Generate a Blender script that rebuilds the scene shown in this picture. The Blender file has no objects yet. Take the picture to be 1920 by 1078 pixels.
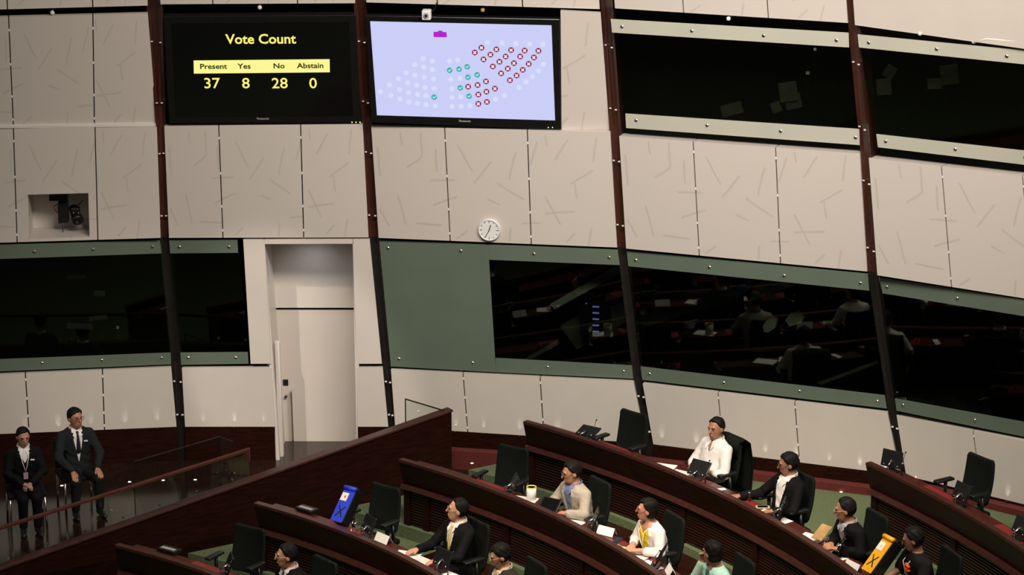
import bpy, math, random
import numpy as np
from mathutils import Vector, Matrix
random.seed(7)
S = bpy.context.scene
COL = S.collection
# ------------------------------------------------------------------ camera, light, exposure
F_PX, PITCH, CAM_Z = 4500.0, 0.26, 10.35
cam_d = bpy.data.cameras.new('camera'); cam = bpy.data.objects.new('camera', cam_d); COL.objects.link(cam)
cam.location = (0, 0, CAM_Z); cam.rotation_euler = (math.pi/2-PITCH, 0, 0)
cam_d.sensor_width = 36; cam_d.lens = 36*F_PX/1920; cam_d.clip_end = 200
S.camera = cam
S.view_settings.view_transform = 'Standard'; S.view_settings.look = 'None'
S.view_settings.gamma = 1; S.view_settings.use_curve_mapping = False
S.view_settings.exposure = 0.0
W = bpy.data.worlds.new('world'); S.world = W; W.use_nodes = True
W.node_tree.nodes['Background'].inputs[0].default_value = (1, .9, .8, 1)
W.node_tree.nodes['Background'].inputs[1].default_value = 0.075

def lamp(name, kind, loc, target, energy, color, **kw):
    d = bpy.data.lights.new(name, kind); d.energy = energy; d.color = color
    for k, v in kw.items(): setattr(d, k, v)
    o = bpy.data.objects.new(name, d); COL.objects.link(o); o.location = loc
    o.rotation_euler = (Vector(target)-Vector(loc)).to_track_quat('-Z', 'Y').to_euler()
    return o
UP_E = .55
# large ceiling wash for the back wall, warmer towards the right, plus theatre spots for the seats
lamp('ceiling_wash', 'AREA', (1.2, 20.3, 11.2), (1.0, 29.5, 1.8), 470, (1, .915, .835), shape='RECTANGLE', size=7, size_y=2, spread=1.75)
lamp('left_low_wash', 'SPOT', (-8.5, 18, 11.2), (-5.0, 30, .7), 2500, (1, .92, .84), spot_size=.30, spot_blend=1, shadow_soft_size=.5)
lamp('ceiling_wash_right', 'AREA', (6.5, 19.5, 11.2), (5, 28, 2), 550, (1, .875, .76), shape='RECTANGLE', size=4, size_y=2)
for (sx, sy, tx, ty, e) in ((-5, 19, -.3, 24.6, 2600), (-1.5, 18.5, 1.2, 24.9, 2600), (0, 18.5, 2.8, 26, 2600), (3, 17.5, 4.2, 23.8, 1800), (-7, 20, -2.6, 24.6, 1700)):
    lamp('seat_spot', 'SPOT', (sx, sy, 11.3), (tx, ty, .8), e, (1, .82, .62), spot_size=.42, spot_blend=.9, shadow_soft_size=.18)
lamp('door_spot', 'SPOT', (-6.6, 21.5, 11.3), (-2.6, 30.4, .6), 2600, (1, .9, .8), spot_size=.24, spot_blend=.5, shadow_soft_size=.08)

# ------------------------------------------------------------------ pixel helpers (1920 x 1078 photograph)
ct, st = math.cos(PITCH), math.sin(PITCH)
CAMP = Vector((0, 0, CAM_Z))
def ray(x, y):
    u, v = x-960, y-539
    return Vector((u, F_PX*ct-v*st, -F_PX*st-v*ct))
def at_z(x, y, z):
    d = ray(x, y); return CAMP+d*((z-CAM_Z)/d.z)
def at_plane(x, y, c, n):
    d = ray(x, y); return CAMP+d*((c-CAMP).dot(n)/d.dot(n))

# ------------------------------------------------------------------ materials
M = {}
def mat(name, col, rough=.5, metal=0, noise=0, nscale=8, bump=0, spec=.5, emit=None, estr=1, stretch=(1, 1, 1), coat=0):
    m = bpy.data.materials.new(name); m.use_nodes = True; nt = m.node_tree; b = nt.nodes['Principled BSDF']
    b.inputs['Base Color'].default_value = (*col, 1); b.inputs['Roughness'].default_value = rough
    b.inputs['Metallic'].default_value = metal; b.inputs['Specular IOR Level'].default_value = spec
    if coat: b.inputs['Coat Weight'].default_value = coat; b.inputs['Coat Roughness'].default_value = .1
    if emit: b.inputs['Emission Color'].default_value = (*emit, 1); b.inputs['Emission Strength'].default_value = estr
    if noise or bump:
        tc = nt.nodes.new('ShaderNodeTexCoord'); mp = nt.nodes.new('ShaderNodeMapping'); mp.inputs['Scale'].default_value = stretch
        nz = nt.nodes.new('ShaderNodeTexNoise'); nz.inputs['Scale'].default_value = nscale; nz.inputs['Detail'].default_value = 5
        nt.links.new(tc.outputs['Object'], mp.inputs[0]); nt.links.new(mp.outputs[0], nz.inputs['Vector'])
        if noise:
            r = nt.nodes.new('ShaderNodeValToRGB')
            r.color_ramp.elements[0].position = .3; r.color_ramp.elements[1].position = .72
            r.color_ramp.elements[0].color = (*[c*(1-noise) for c in col], 1); r.color_ramp.elements[1].color = (*[min(1, c*(1+noise)) for c in col], 1)
            nt.links.new(nz.outputs['Fac'], r.inputs[0]); nt.links.new(r.outputs[0], b.inputs['Base Color'])
        if bump:
            bp = nt.nodes.new('ShaderNodeBump'); bp.inputs['Strength'].default_value = bump; bp.inputs['Distance'].default_value = .01
            nt.links.new(nz.outputs['Fac'], bp.inputs['Height']); nt.links.new(bp.outputs[0], b.inputs['Normal'])
    M[name] = m; return m
def emis(name, col, strength=1):
    m = bpy.data.materials.new(name); m.use_nodes = True; nt = m.node_tree; nt.nodes.clear()
    e = nt.nodes.new('ShaderNodeEmission'); e.inputs[0].default_value = (*col, 1); e.inputs[1].default_value = strength
    o = nt.nodes.new('ShaderNodeOutputMaterial'); nt.links.new(e.outputs[0], o.inputs[0]); M[name] = m
def glassmat(name, tint, ior=1.5, rough=.01):
    m = bpy.data.materials.new(name); m.use_nodes = True; nt = m.node_tree; nt.nodes.clear()
    t = nt.nodes.new('ShaderNodeBsdfTransparent'); t.inputs[0].default_value = (*tint, 1)
    g = nt.nodes.new('ShaderNodeBsdfGlossy'); g.inputs['Roughness'].default_value = rough; g.inputs[0].default_value = (.95, 1, .97, 1)
    lw = nt.nodes.new('ShaderNodeLayerWeight'); lw.inputs[0].default_value = .5
    pw = nt.nodes.new('ShaderNodeMath'); pw.operation = 'POWER'; pw.inputs[1].default_value = 5; nt.links.new(lw.outputs['Facing'], pw.inputs[0])
    fr = nt.nodes.new('ShaderNodeMath'); fr.operation = 'MULTIPLY_ADD'; f0 = ((ior-1)/(ior+1))**2; fr.inputs[1].default_value = 1-f0; fr.inputs[2].default_value = f0
    nt.links.new(pw.outputs[0], fr.inputs[0])
    mx = nt.nodes.new('ShaderNodeMixShader'); o = nt.nodes.new('ShaderNodeOutputMaterial')
    nt.links.new(fr.outputs[0], mx.inputs[0]); nt.links.new(t.outputs[0], mx.inputs[1]); nt.links.new(g.outputs[0], mx.inputs[2])
    nt.links.new(mx.outputs[0], o.inputs[0]); M[name] = m
mat('panel_plain', (.60, .545, .49), .32, noise=.02, nscale=3)
mat('panel_gloss', (.62, .565, .50), .22, noise=.02, nscale=3, coat=.3)
mat('white_edge', (.75, .71, .66), .4, noise=.02)
mat('door_white', (.68, .62, .55), .4, noise=.02, nscale=2)
mat('frit_green', (.130, .165, .125), .25, noise=.05, nscale=2, coat=.4)
mat('frit_pale', (.56, .55, .46), .3, noise=.04, nscale=2)
mat('backing', (.006, .005, .004), .8, noise=.2)
mat('mullion_brown', (.055, .016, .009), .35, noise=.25, nscale=6, stretch=(1, 1, .2))
mat('mullion_dark', (.02, .018, .015), .3, metal=.3, noise=.2)
mat('steel', (.62, .61, .58), .25, metal=1, noise=.05)
mat('pin_white', (.8, .79, .75), .3, noise=.03)
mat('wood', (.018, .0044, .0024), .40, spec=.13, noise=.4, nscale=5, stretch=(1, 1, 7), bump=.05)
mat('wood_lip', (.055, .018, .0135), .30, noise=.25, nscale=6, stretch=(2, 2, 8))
mat('wood_slat', (.024, .0075, .005), .34, noise=.35, nscale=6, stretch=(1, 1, 8))
mat('wood_floor', (.020, .0085, .0055), .14, noise=.35, nscale=4, stretch=(6, 1, 1))
mat('leather_red', (.20, .020, .017), .45, noise=.12, nscale=30, bump=.1)
mat('desk_wood', (.070, .014, .011), .28, noise=.3, nscale=5, stretch=(3, 1, 1))
mat('carpet_green', (.105, .135, .062), .95, noise=.25, nscale=45, bump=.4)
mat('carpet_red', (.105, .013, .009), .9, noise=.25, nscale=40, bump=.4)
mat('tv_black', (.008, .008, .008), .22, noise=.1)
mat('tv_screen', (.004, .004, .0045), .10, noise=.1)
mat('black_plastic', (.007, .0078, .008), .38, noise=.15)
mat('chair_fabric', (.0055, .0078, .0062), .75, spec=.15, noise=.25, nscale=60, bump=.25)
mat('chrome', (.75, .74, .72), .12, metal=1, noise=.03)
mat('paper', (.85, .82, .76), .6, noise=.02, nscale=20)
mat('print_grey', (.35, .34, .32), .6, noise=.1)
mat('rail_wood', (.085, .024, .017), .35, noise=.2, nscale=6)
mat('blue_card', (.02, .05, .62), .5, noise=.06)
mat('orange_card', (.85, .40, .01), .5, noise=.06)
mat('red_print', (.7, .08, .02), .5, noise=.05)
mat('green_card', (.42, .80, .22), .5, noise=.05)
mat('yellow_rim', (.8, .68, .08), .5, noise=.05)
mat('phone_gold', (.75, .68, .42), .3, metal=.4, noise=.05)
mat('brown_book', (.42, .25, .10), .5, noise=.2)
mat('camera_white', (.8, .8, .78), .4, noise=.03)
emis('tx_yellow', (1.0, .90, .18), 1.0); emis('tx_bar', (1.0, .93, .30), 1.0); emis('tx_black', (.03, .028, 0), 1)
emis('scr_lav', (.60, .62, .93), 1.0); emis('ic_pale', (.68, .74, .97), 1); emis('ic_teal', (.03, .46, .44), 1)
emis('ic_red', (.27, .025, .075), 1); emis('ic_white', (.93, .90, .95), 1); emis('ic_purple', (.46, .02, .62), 1)
emis('led_white', (1, .93, .8), 6); emis('led_violet', (.30, .25, 1.0), .9); emis('led_green', (.7, 1, .3), 1.5)
glassmat('glass', (.55, .60, .55)); glassmat('glass_clear', (.93, .96, .94)); glassmat('glass_water', (.95, .97, .96), 1.33)

def stroke_material():
    """wall panel with its printed pattern of short brush strokes; uv = position inside one bay"""
    m = bpy.data.materials.new('panel_strokes'); m.use_nodes = True; nt = m.node_tree; N = nt.nodes; b = N['Principled BSDF']
    b.inputs['Roughness'].default_value = .42
    seg = [(205,560,210,605),(290,560,297,655),(297,655,235,700),(108,620,118,735),(355,630,358,720),(330,755,430,755),(195,820,225,940),
     (345,860,440,822),(120,880,155,945),(270,935,375,945),(445,610,505,715),(585,680,515,765),(690,640,662,750),(780,600,752,690),(818,570,822,610),
     (910,590,855,670),(1030,580,1020,675),(1015,715,925,770),(940,770,948,830),(615,770,720,835),(575,835,620,855),(815,825,880,940),(820,895,940,887),
     (720,935,790,935),(445,1000,485,970),(670,960,665,1010),(905,1015,940,980),(1010,960,1000,1030)]
    tc = N.new('ShaderNodeUVMap'); tc.uv_map = 'UVMap'
    wob = N.new('ShaderNodeTexNoise'); wob.inputs['Scale'].default_value = 6; nt.links.new(tc.outputs[0], wob.inputs['Vector'])
    def vm(op, a, bb=None):
        n = N.new('ShaderNodeVectorMath'); n.operation = op
        for i, q in enumerate((a, bb)):
            if q is None: continue
            if isinstance(q, (tuple, Vector)): n.inputs[i].default_value = tuple(q)
            else: nt.links.new(q, n.inputs[i])
        return n
    ws = vm('SCALE', wob.outputs['Color']); ws.inputs['Scale'].default_value = .02
    base = vm('ADD', tc.outputs[0], ws.outputs[0]); base = vm('SUBTRACT', base.outputs[0], (.01, .01, .01)).outputs[0]
    prev = None
    for (x0, y0, x1, y1) in seg:
        def uv(x, y):
            v = (y-525)/478; l = 82+30*v; u = (x-l)/1005; v = (y-525-27*u)/(475+13*u)
            return Vector((u*2.1, (1-v), 0))
        a, e = uv(x0, y0), uv(x1, y1); d = e-a
        pa = vm('SUBTRACT', base, a).outputs[0]
        dt = vm('DOT_PRODUCT', pa, d/d.length_squared).outputs['Value']
        cl = N.new('ShaderNodeClamp'); nt.links.new(dt, cl.inputs[0])
        sc = vm('SCALE', tuple(d)); nt.links.new(cl.outputs[0], sc.inputs['Scale'])
        df = vm('SUBTRACT', pa, sc.outputs[0]).outputs[0]
        ln = vm('LENGTH', df).outputs['Value']
        if prev is None: prev = ln
        else:
            mi = N.new('ShaderNodeMath'); mi.operation = 'MINIMUM'; nt.links.new(prev, mi.inputs[0]); nt.links.new(ln, mi.inputs[1]); prev = mi.outputs[0]
    mr = N.new('ShaderNodeMapRange'); mr.interpolation_type = 'SMOOTHSTEP'
    mr.inputs[1].default_value = .003; mr.inputs[2].default_value = .014; mr.inputs[3].default_value = .6; mr.inputs[4].default_value = 0
    nt.links.new(prev, mr.inputs[0])
    mx = N.new('ShaderNodeMix'); mx.data_type = 'RGBA'
    mx.inputs['A'].default_value = (.60, .545, .49, 1); mx.inputs['B'].default_value = (.45, .415, .36, 1)
    nt.links.new(mr.outputs[0], mx.inputs['Factor']); nt.links.new(mx.outputs['Result'], b.inputs['Base Color'])
    M['panel_strokes'] = m
stroke_material()

# ------------------------------------------------------------------ mesh helpers
def new_obj(name, me, parent=None, m=None):
    o = bpy.data.objects.new(name, me); COL.objects.link(o)
    if parent is not None: o.parent = parent
    if m is not None and me is not None and not me.materials:
        me.materials.append(M[m] if isinstance(m, str) else m)
    return o
def tag(o, label, cat=None, group=None, kind=None):
    o['label'] = label
    if cat: o['category'] = cat
    if group: o['group'] = group
    if kind: o['kind'] = kind
    return o
def empty(name, loc=(0, 0, 0), rz=0):
    o = bpy.data.objects.new(name, None); COL.objects.link(o); o.location = loc; o.rotation_euler = (0, 0, rz); o.empty_display_size = .1
    return o
class MB:
    def __init__(s): s.v = []; s.f = []; s.uv = None
    def add(s, vs, fs):
        n = len(s.v); s.v += [tuple(v) for v in vs]; s.f += [tuple(i+n for i in f) for f in fs]; return s
    def prism(s, front, back):
        n = len(front)
        fs = [tuple(range(n)), tuple(range(2*n-1, n-1, -1))]
        fs += [((i+1) % n, i, n+i, n+(i+1) % n) for i in range(n)]
        return s.add(list(front)+list(back), fs)
    def box(s, c, sz, mtx=None):
        x, y, z = (q/2 for q in sz)
        vs = [Vector((sx*x, sy*y, sz_*z)) for sx in (-1, 1) for sy in (-1, 1) for sz_ in (-1, 1)]
        if mtx is not None: vs = [mtx @ v for v in vs]
        vs = [v+Vector(c) for v in vs]
        return s.add(vs, [(0, 1, 3, 2), (4, 6, 7, 5), (0, 4, 5, 1), (2, 3, 7, 6), (0, 2, 6, 4), (1, 5, 7, 3)])
    def tube(s, pts, r, n=8, cap=True):
        pts = [Vector(p) for p in pts]; rr = r if isinstance(r, (list, tuple)) else [r]*len(pts); rings = []
        for i, p in enumerate(pts):
            d = (pts[min(i+1, len(pts)-1)]-pts[max(i-1, 0)]).normalized()
            a = d.orthogonal().normalized() if abs(d.z) > .9 else d.cross(Vector((0, 0, 1))).normalized()
            b = d.cross(a)
            rings.append([p+(a*math.cos(t*2*math.pi/n)+b*math.sin(t*2*math.pi/n))*rr[i] for t in range(n)])
        vs = [v for r_ in rings for v in r_]; fs = []
        for i in range(len(pts)-1):
            for t in range(n):
                a, b = i*n+t, i*n+(t+1) % n; fs.append((a, b, b+n, a+n))
        if cap: fs += [tuple(range(n-1, -1, -1)), tuple(range((len(pts)-1)*n, len(pts)*n))]
        return s.add(vs, fs)
    def lathe(s, prof, n=20, mtx=None, c=(0, 0, 0)):
        vs = []; c = Vector(c)
        for (r, z) in prof:
            for t in range(n):
                v = Vector((r*math.cos(t*2*math.pi/n), r*math.sin(t*2*math.pi/n), z)); vs.append((mtx @ v if mtx is not None else v)+c)
        fs = []
        for i in range(len(prof)-1):
            for t in range(n):
                a, b = i*n+t, i*n+(t+1) % n; fs.append((a, b, b+n, a+n))
        fs += [tuple(range(n-1, -1, -1)), tuple(range((len(prof)-1)*n, len(prof)*n))]
        return s.add(vs, fs)
    def ellipsoid(s, c, r, mtx=None, nu=12, nv=8):
        vs = []; c = Vector(c)
        for j in range(1, nv):
            a = math.pi*j/nv
            for i in range(nu):
                b = 2*math.pi*i/nu; v = Vector((r[0]*math.sin(a)*math.cos(b), r[1]*math.sin(a)*math.sin(b), r[2]*math.cos(a)))
                vs.append((mtx @ v if mtx is not None else v)+c)
        t = Vector((0, 0, r[2])); 
        if mtx is not None: t = mtx @ t
        vs += [c+t, c-t]; k = (nv-1)*nu; fs = []
        for j in range(nv-2):
            for i in range(nu):
                a, b = j*nu+i, j*nu+(i+1) % nu; fs.append((a, a+nu, b+nu, b))
        for i in range(nu):
            fs.append((k, i, (i+1) % nu)); fs.append((k+1, (nv-2)*nu+(i+1) % nu, (nv-2)*nu+i))
        return s.add(vs, fs)
    def mesh(s, name, smooth=False):
        me = bpy.data.meshes.new(name); me.from_pydata(s.v, [], s.f); me.update()
        if smooth:
            for p in me.polygons: p.use_smooth = True
        return me
    def build(s, name, m, parent=None, smooth=False):
        return new_obj(name, s.mesh(name, smooth), parent, m)
def bevel(o, w=.005, seg=2):
    b = o.modifiers.new('bevel', 'BEVEL'); b.width = w; b.segments = seg; b.limit_method = 'ANGLE'; return o
def text_mesh(txt, size, offset=0, extrude=0.0015):
    c = bpy.data.curves.new('text', 'FONT'); c.body = txt; c.size = size; c.align_x = 'CENTER'; c.align_y = 'CENTER'; c.offset = offset; c.extrude = extrude
    c.resolution_u = 3
    t = bpy.data.objects.new('text', c); COL.objects.link(t)
    dg = bpy.context.evaluated_depsgraph_get(); dg.update()
    me = bpy.data.meshes.new_from_object(t.evaluated_get(dg)); bpy.data.objects.remove(t); bpy.data.curves.remove(c)
    me.materials.clear(); return me
# ------------------------------------------------------------------ the back wall: faceted, five bays, five rows
ZL = [.47, 1.29, 3.03, 4.53, 5.97]
PXL = [
 [((0,813.7),(331,800)), ((347,800),(728,800)), ((741,801),(1211,831)), ((1225,833),(1687,890)), ((1699,892),(1918,945))],
 [((0,700),(321,686)), ((341,688),(717.5,687)), ((733,689),(1188,713)), ((1205,715),(1664,770)), ((1681,774),(1918,822))],
 [((0,456),(301,447)), ((317,447),(691,446)), ((710,447),(1157,465)), ((1174,467),(1626,510)), ((1645,517),(1918,560))],
 [((0,239),(294,235)), ((308,234),(680,231)), ((696,234),(1144,246)), ((1161,248),(1612,281)), ((1629,288),(1919,321))],
 [((0,32),(277,25)), ((303,28),(666,26)), ((684,28),(1128,30)), ((1147,36),(1591,61)), ((1608,65),(1919,94))]]
def ext(p, q, x): t = (x-p[0])/(q[0]-p[0]); return (x, p[1]+(q[1]-p[1])*t)
for l in range(5):                      # the outer bays run on beyond the picture
    a, b = PXL[l][0]; PXL[l][0] = (ext(a, b, (-55, -65, -72, -80, -88)[l]), b)
    a, b = PXL[l][4]; PXL[l][4] = (a, ext(a, b, (2185, 2160, 2115, 2100, 2080)[l]))
def Ly(l, bay, x): a, b = PXL[l][bay]; return ext(a, b, x)[1]
PLANE = {}
for b in range(5):
    for r in range(5):
        c = []
        for l in (r, r+1):
            for s in (0, 1):
                if l < 5: c.append(at_z(*PXL[l][b][s], ZL[l]))
                else: c.append(at_z(*PXL[4][b][s], ZL[4])+Vector((0, 0, 1.5)))
        n = (c[3]-c[0]).cross(c[2]-c[1]).normalized()
        if n.y < 0: n = -n
        PLANE[b, r] = (sum(c, Vector())/4, n)
for b in range(5):                      # vertical plane through the foot of each bay
    p, q = (at_z(*PXL[0][b][s], ZL[0]) for s in (0, 1)); d = q-p
    n = Vector((-d.y, d.x, 0)).normalized(); n = n if n.y > 0 else -n
    PLANE[b, -1] = (p, n)
def wp(b, r, x, y, off=0): c, n = PLANE[b, r]; return at_plane(x, y, c+n*off, n)
def wslab(name, poly, b, r, m, off=0, th=.03, parent=None, uv=False):
    n = PLANE[b, r][1]; fr = [wp(b, r, x, y, off) for x, y in poly]
    mb = MB(); mb.prism(fr, [p+n*th for p in fr]); o = mb.build(name, m, parent)
    if uv:
        me = o.data; ul = me.uv_layers.new(name='UVMap'); k = len(poly); uvs = []
        for (x, y) in poly:
            yb, yt = (Ly(r, b, x), Ly(r+1, b, x)) if r < 4 else (Ly(4, b, x)-15, Ly(4, b, x)-225)
            v = (y-yb)/(yt-yb); lr = min(r, 3)
            t = v if r < 4 else 1
            xl = PXL[lr][b][0][0]*(1-t)+PXL[lr+1][b][0][0]*t; xr = PXL[lr][b][1][0]*(1-t)+PXL[lr+1][b][1][0]*t
            uvs.append(((x-xl)/(xr-xl)*2.1, v))
        for lp in me.loops: ul.data[lp.index].uv = uvs[lp.vertex_index % k]
    return o
def axes(b, r):
    n = PLANE[b, r][1]; ey = (Vector((0, 0, 1))-n*n.z).normalized(); ex = ey.cross(-n); return ex, ey, -n
def frame(b, r, x, y, off=0):
    ex, ey, ez = axes(b, r); m = Matrix((ex, ey, ez)).transposed().to_4x4(); m.translation = wp(b, r, x, y, off); return m
def mpp(b, r): return (PLANE[b, r][0]-CAMP).length/F_PX*1.0     # metres per photo pixel on this wall

# dark shell behind everything
mb = MB()
foot = [at_z(*PXL[0][b][s], ZL[0]) for b in range(5) for s in (0, 1)]
sh = [p+PLANE[i//2, -1][1]*1.9 for i, p in enumerate(foot)]
sh = [foot[0]+Vector((-3.2, 2.0, 0))]+sh+[foot[-1]+Vector((.5, .3, 0))]
for i in range(len(sh)-1):
    a, c = sh[i].copy(), sh[i+1].copy(); a.z = c.z = -.3
    up = Vector((0, 0, 8.1)); mb.add([a, c, c+up, a+up], [(0, 1, 2, 3)])
wall = mb.build('wall_back', 'backing'); tag(wall, 'curved chamber wall of beige panels between dark brown mullions', kind='structure')

def panels(b, r, seams, m, th=.09, off=0, top_in=0., bot_in=1., gap=1.1, skip=(), uv=True, clips=True):
    tl, tr = PXL[r+1][b]; bl, br = PXL[r][b]
    cols = [(tl[0], bl[0])]+[(s[0], s[1]) for s in seams]+[(tr[0], br[0])]
    for i in range(len(cols)-1):
        if i in skip: continue
        g0 = gap if i else 0; g1 = gap if i < len(cols)-2 else 0
        xs = (cols[i][0]+g0, cols[i+1][0]-g1, cols[i+1][1]-g1, cols[i][1]+g0)
        poly = [(xs[0], Ly(r+1, b, xs[0])+top_in), (xs[1], Ly(r+1, b, xs[1])+top_in), (xs[2], Ly(r, b, xs[2])-bot_in), (xs[3], Ly(r, b, xs[3])-bot_in)]
        p = wslab('wall_panel', poly, b, r, m, off, th, wall, uv)
        if clips and i < len(cols)-2:            # little white spacers that break the dark joint
            ex, ey, ez = axes(b, r); q = mpp(b, r)
            for t in (.12, .43, .72, .93):
                x = cols[i+1][0]*(1-t)+cols[i+1][1]*t; yt, yb = Ly(r+1, b, x), Ly(r, b, x); y = yt+(yb-yt)*t
                c = wp(b, r, x, y, off+.004); mt = Matrix((ex, ey, ez)).transposed()
                mb = MB(); mb.box(c, (2.4*q, 4.5*q, .01), mt); mb.build('joint_spacer', 'pin_white', p)
# row A: smooth glossy panels above the base
panels(0, 0, [(47.5,54.5),(192,196)], 'panel_gloss', top_in=2, uv=False, bot_in=0)
for pl in ([(341,690),(509,689),(515,800),(347,800)], [(669.5,689),(717.5,689),(728,800),(671,800)]):
    wslab('wall_panel', pl, 1, 0, 'panel_gloss', 0, .09, wall)
panels(2, 0, [(868,877),(1012.5,1020)], 'panel_gloss', top_in=3, uv=False, bot_in=0)
panels(3, 0, [(1346,1357),(1490,1499)], 'panel_gloss', top_in=4, uv=False, bot_in=0)
panels(4, 0, [(1824,1841),(1972,1990)], 'panel_gloss', top_in=4, uv=False, bot_in=0)
# row C: printed panels
def niche_panel():
    P = [(26.1,Ly(3,0,26)),(176.9,Ly(3,0,177)),(182.4,Ly(2,0,182)-1),(33.1,Ly(2,0,33)-1)]; Q = [(52,365),(165.6,362),(168,444),(55,448)]
    for idx in ((0,1,1,0),(1,2,2,1),(2,3,3,2),(3,0,0,3)):
        poly = [P[idx[0]], P[idx[1]], Q[idx[2]], Q[idx[3]]]
        wslab('wall_panel', poly, 0, 2, 'panel_strokes', 0, .09, wall, True)
    n = PLANE[0,2][1]; f = [wp(0,2,x,y,.001) for x,y in Q]; bk = [p+n*.55 for p in f]; mb = MB()
    mb.add(f+bk, [(0,1,5,4),(1,2,6,5),(2,3,7,6),(3,0,4,7),(4,5,6,7)])
    o = mb.build('camera_niche', 'panel_plain', wall); o['label'] = 'square recess with pale plain lining'
panels(0, 2, [(25,32),(178,183.5)], 'panel_strokes', skip=(1,), top_in=3); niche_panel()
panels(1, 2, [(410,418),(563.5,569.5)], 'panel_strokes', top_in=2)
panels(2, 2, [(833.6,844),(988.6,996)], 'panel_strokes', top_in=2)
panels(3, 2, [(1299.5,1311),(1454,1463.5)], 'panel_strokes', th=.2, top_in=7, clips=True)
panels(4, 2, [(1765,1784),(1917,1937)], 'panel_strokes', th=.2, top_in=8)
# row D: left bay printed, strip beside the right screen
panels(0, 3, [(16,25),(174,177)], 'panel_strokes', th=.06, bot_in=4, off=.03)
wslab('wall_ledge', [(-80,242),(-80,237.5),(293,231.5),(294,236.5)], 0, 3, 'white_edge', 0, .08, wall)
wslab('wall_panel', [(1051,20),(1126,24),(1143,245.5),(1053,243)], 2, 3, 'panel_strokes', .02, .06, wall, True)
# row E: panels above the dark slot
for b, edge, seams in ((0,((-88,20),(277,10.5)),(14,174)), (1,((301,8),(666,6)),(399,558)), (2,((687,4.5),(1124.5,17)),(820,980)), (3,((1153,15.6),(1589.6,43)),(1281.6,1440.5)), (4,((1603,47),(2080,114)),())):
    xs = [edge[0][0]]+list(seams)+[edge[1][0]]
    for i in range(len(xs)-1):
        x0 = xs[i]+(1.1 if i else 0); x1 = xs[i+1]-(1.1 if i < len(xs)-2 else 0)
        y0, y1 = ext(edge[0], edge[1], x0)[1], ext(edge[0], edge[1], x1)[1]
        sl = -.04-.03*b/4
        wslab('wall_panel', [(x0+210*sl,y0-210),(x1+210*sl,y1-210),(x1,y1),(x0,y0)], b, 4, 'panel_strokes' if b < 4 else 'panel_plain', 0, .08, wall, b < 4)
# slot fittings: small ball sensors and brackets under row E
for b, x, y, m, lab in ((0,98,24,'pin_white','small pale ball sensor in the dark slot left of the vote count screen'),(1,487,14,'pin_white','small pale ball sensor in the dark slot above the vote count screen'),(2,905,19,'brown_book','small tan ball sensor in the dark slot above the lavender screen'),(3,1366,35,'pin_white','small pale ball sensor in the dark slot over the upper gallery window'),(4,1725,63,'pin_white','small pale ball sensor in the slot under the plain warm panel'),(4,1826,78,'pin_white','pale ball sensor on a bent tube under the plain warm panel')):
    mb = MB(); c = wp(b,3,x,y,.03); q = mpp(b,3); o = empty('ball_sensor'); tag(o, lab, 'sensor', 'ball sensors in the slot')
    mb.ellipsoid(c, (4.2*q,3.5*q,4.2*q)); mb.build('ball', m, o, True); mb = MB(); mb.tube([c, c+PLANE[b,3][1]*.12], 1.5*q, 6); mb.build('stem', 'pin_white', o, True)
    if x == 1826: mb = MB(); mb.tube([wp(4,3,1826,79,.02), wp(4,3,1850,73,.02), wp(4,3,1905,77,.02)], 2.2*q, 8); mb.build('bracket_tube', 'pin_white', o, True)

# the wall runs on to the left of the picture
for l, r_, m in ((0, 0, 'panel_gloss'), (2, 2, 'panel_strokes'), (3, 3, 'panel_strokes')):
    for x0, x1 in ((-200, -92), (-355, -202), (-470, -357)):
        a, b_ = PXL[r_][0]; c, d_ = PXL[r_+1][0]
        P = [(x0-8, ext(c, d_, x0)[1]+3), (x1-8, ext(c, d_, x1)[1]+3), (x1, ext(a, b_, x1)[1]-1), (x0, ext(a, b_, x0)[1]-1)]
        wslab('wall_panel', P, 0, r_, m, 0, .09, wall, m == 'panel_strokes')
for x0, x1 in ((-470, -92),):
    a, b_ = PXL[1][0]; c, d_ = PXL[2][0]; y = lambda q, w, x: ext(q, w, x)[1]
    wslab('booth_blank', [(x0-8, y(c,d_,x0)+3), (x1-8, y(c,d_,x1)+3), (x1, y(a,b_,x1)-3), (x0, y(a,b_,x0)-3)], 0, 1, 'frit_green', .04, .02, wall)
    a, b_ = PXL[4][0]; wslab('wall_panel', [(x0-8, y(a,b_,x0)-222), (x1-8, y(a,b_,x1)-222), (x1, y(a,b_,x1)-14), (x0, y(a,b_,x0)-14)], 0, 4, 'panel_plain', 0, .08, wall)
    a, b_ = PXL[0][0]; p = [wp(0,-1,x,y(a,b_,x)+.5,0) for x in (x0, x1+40)]; d3 = Vector((0,0,-.85)); fr = [p[0], p[1], p[1]+d3, p[0]+d3]
    mb = MB(); mb.prism(fr, [q+PLANE[0,-1][1]*.08 for q in fr]); mb.build('base_panel', 'wood', wall)
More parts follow.
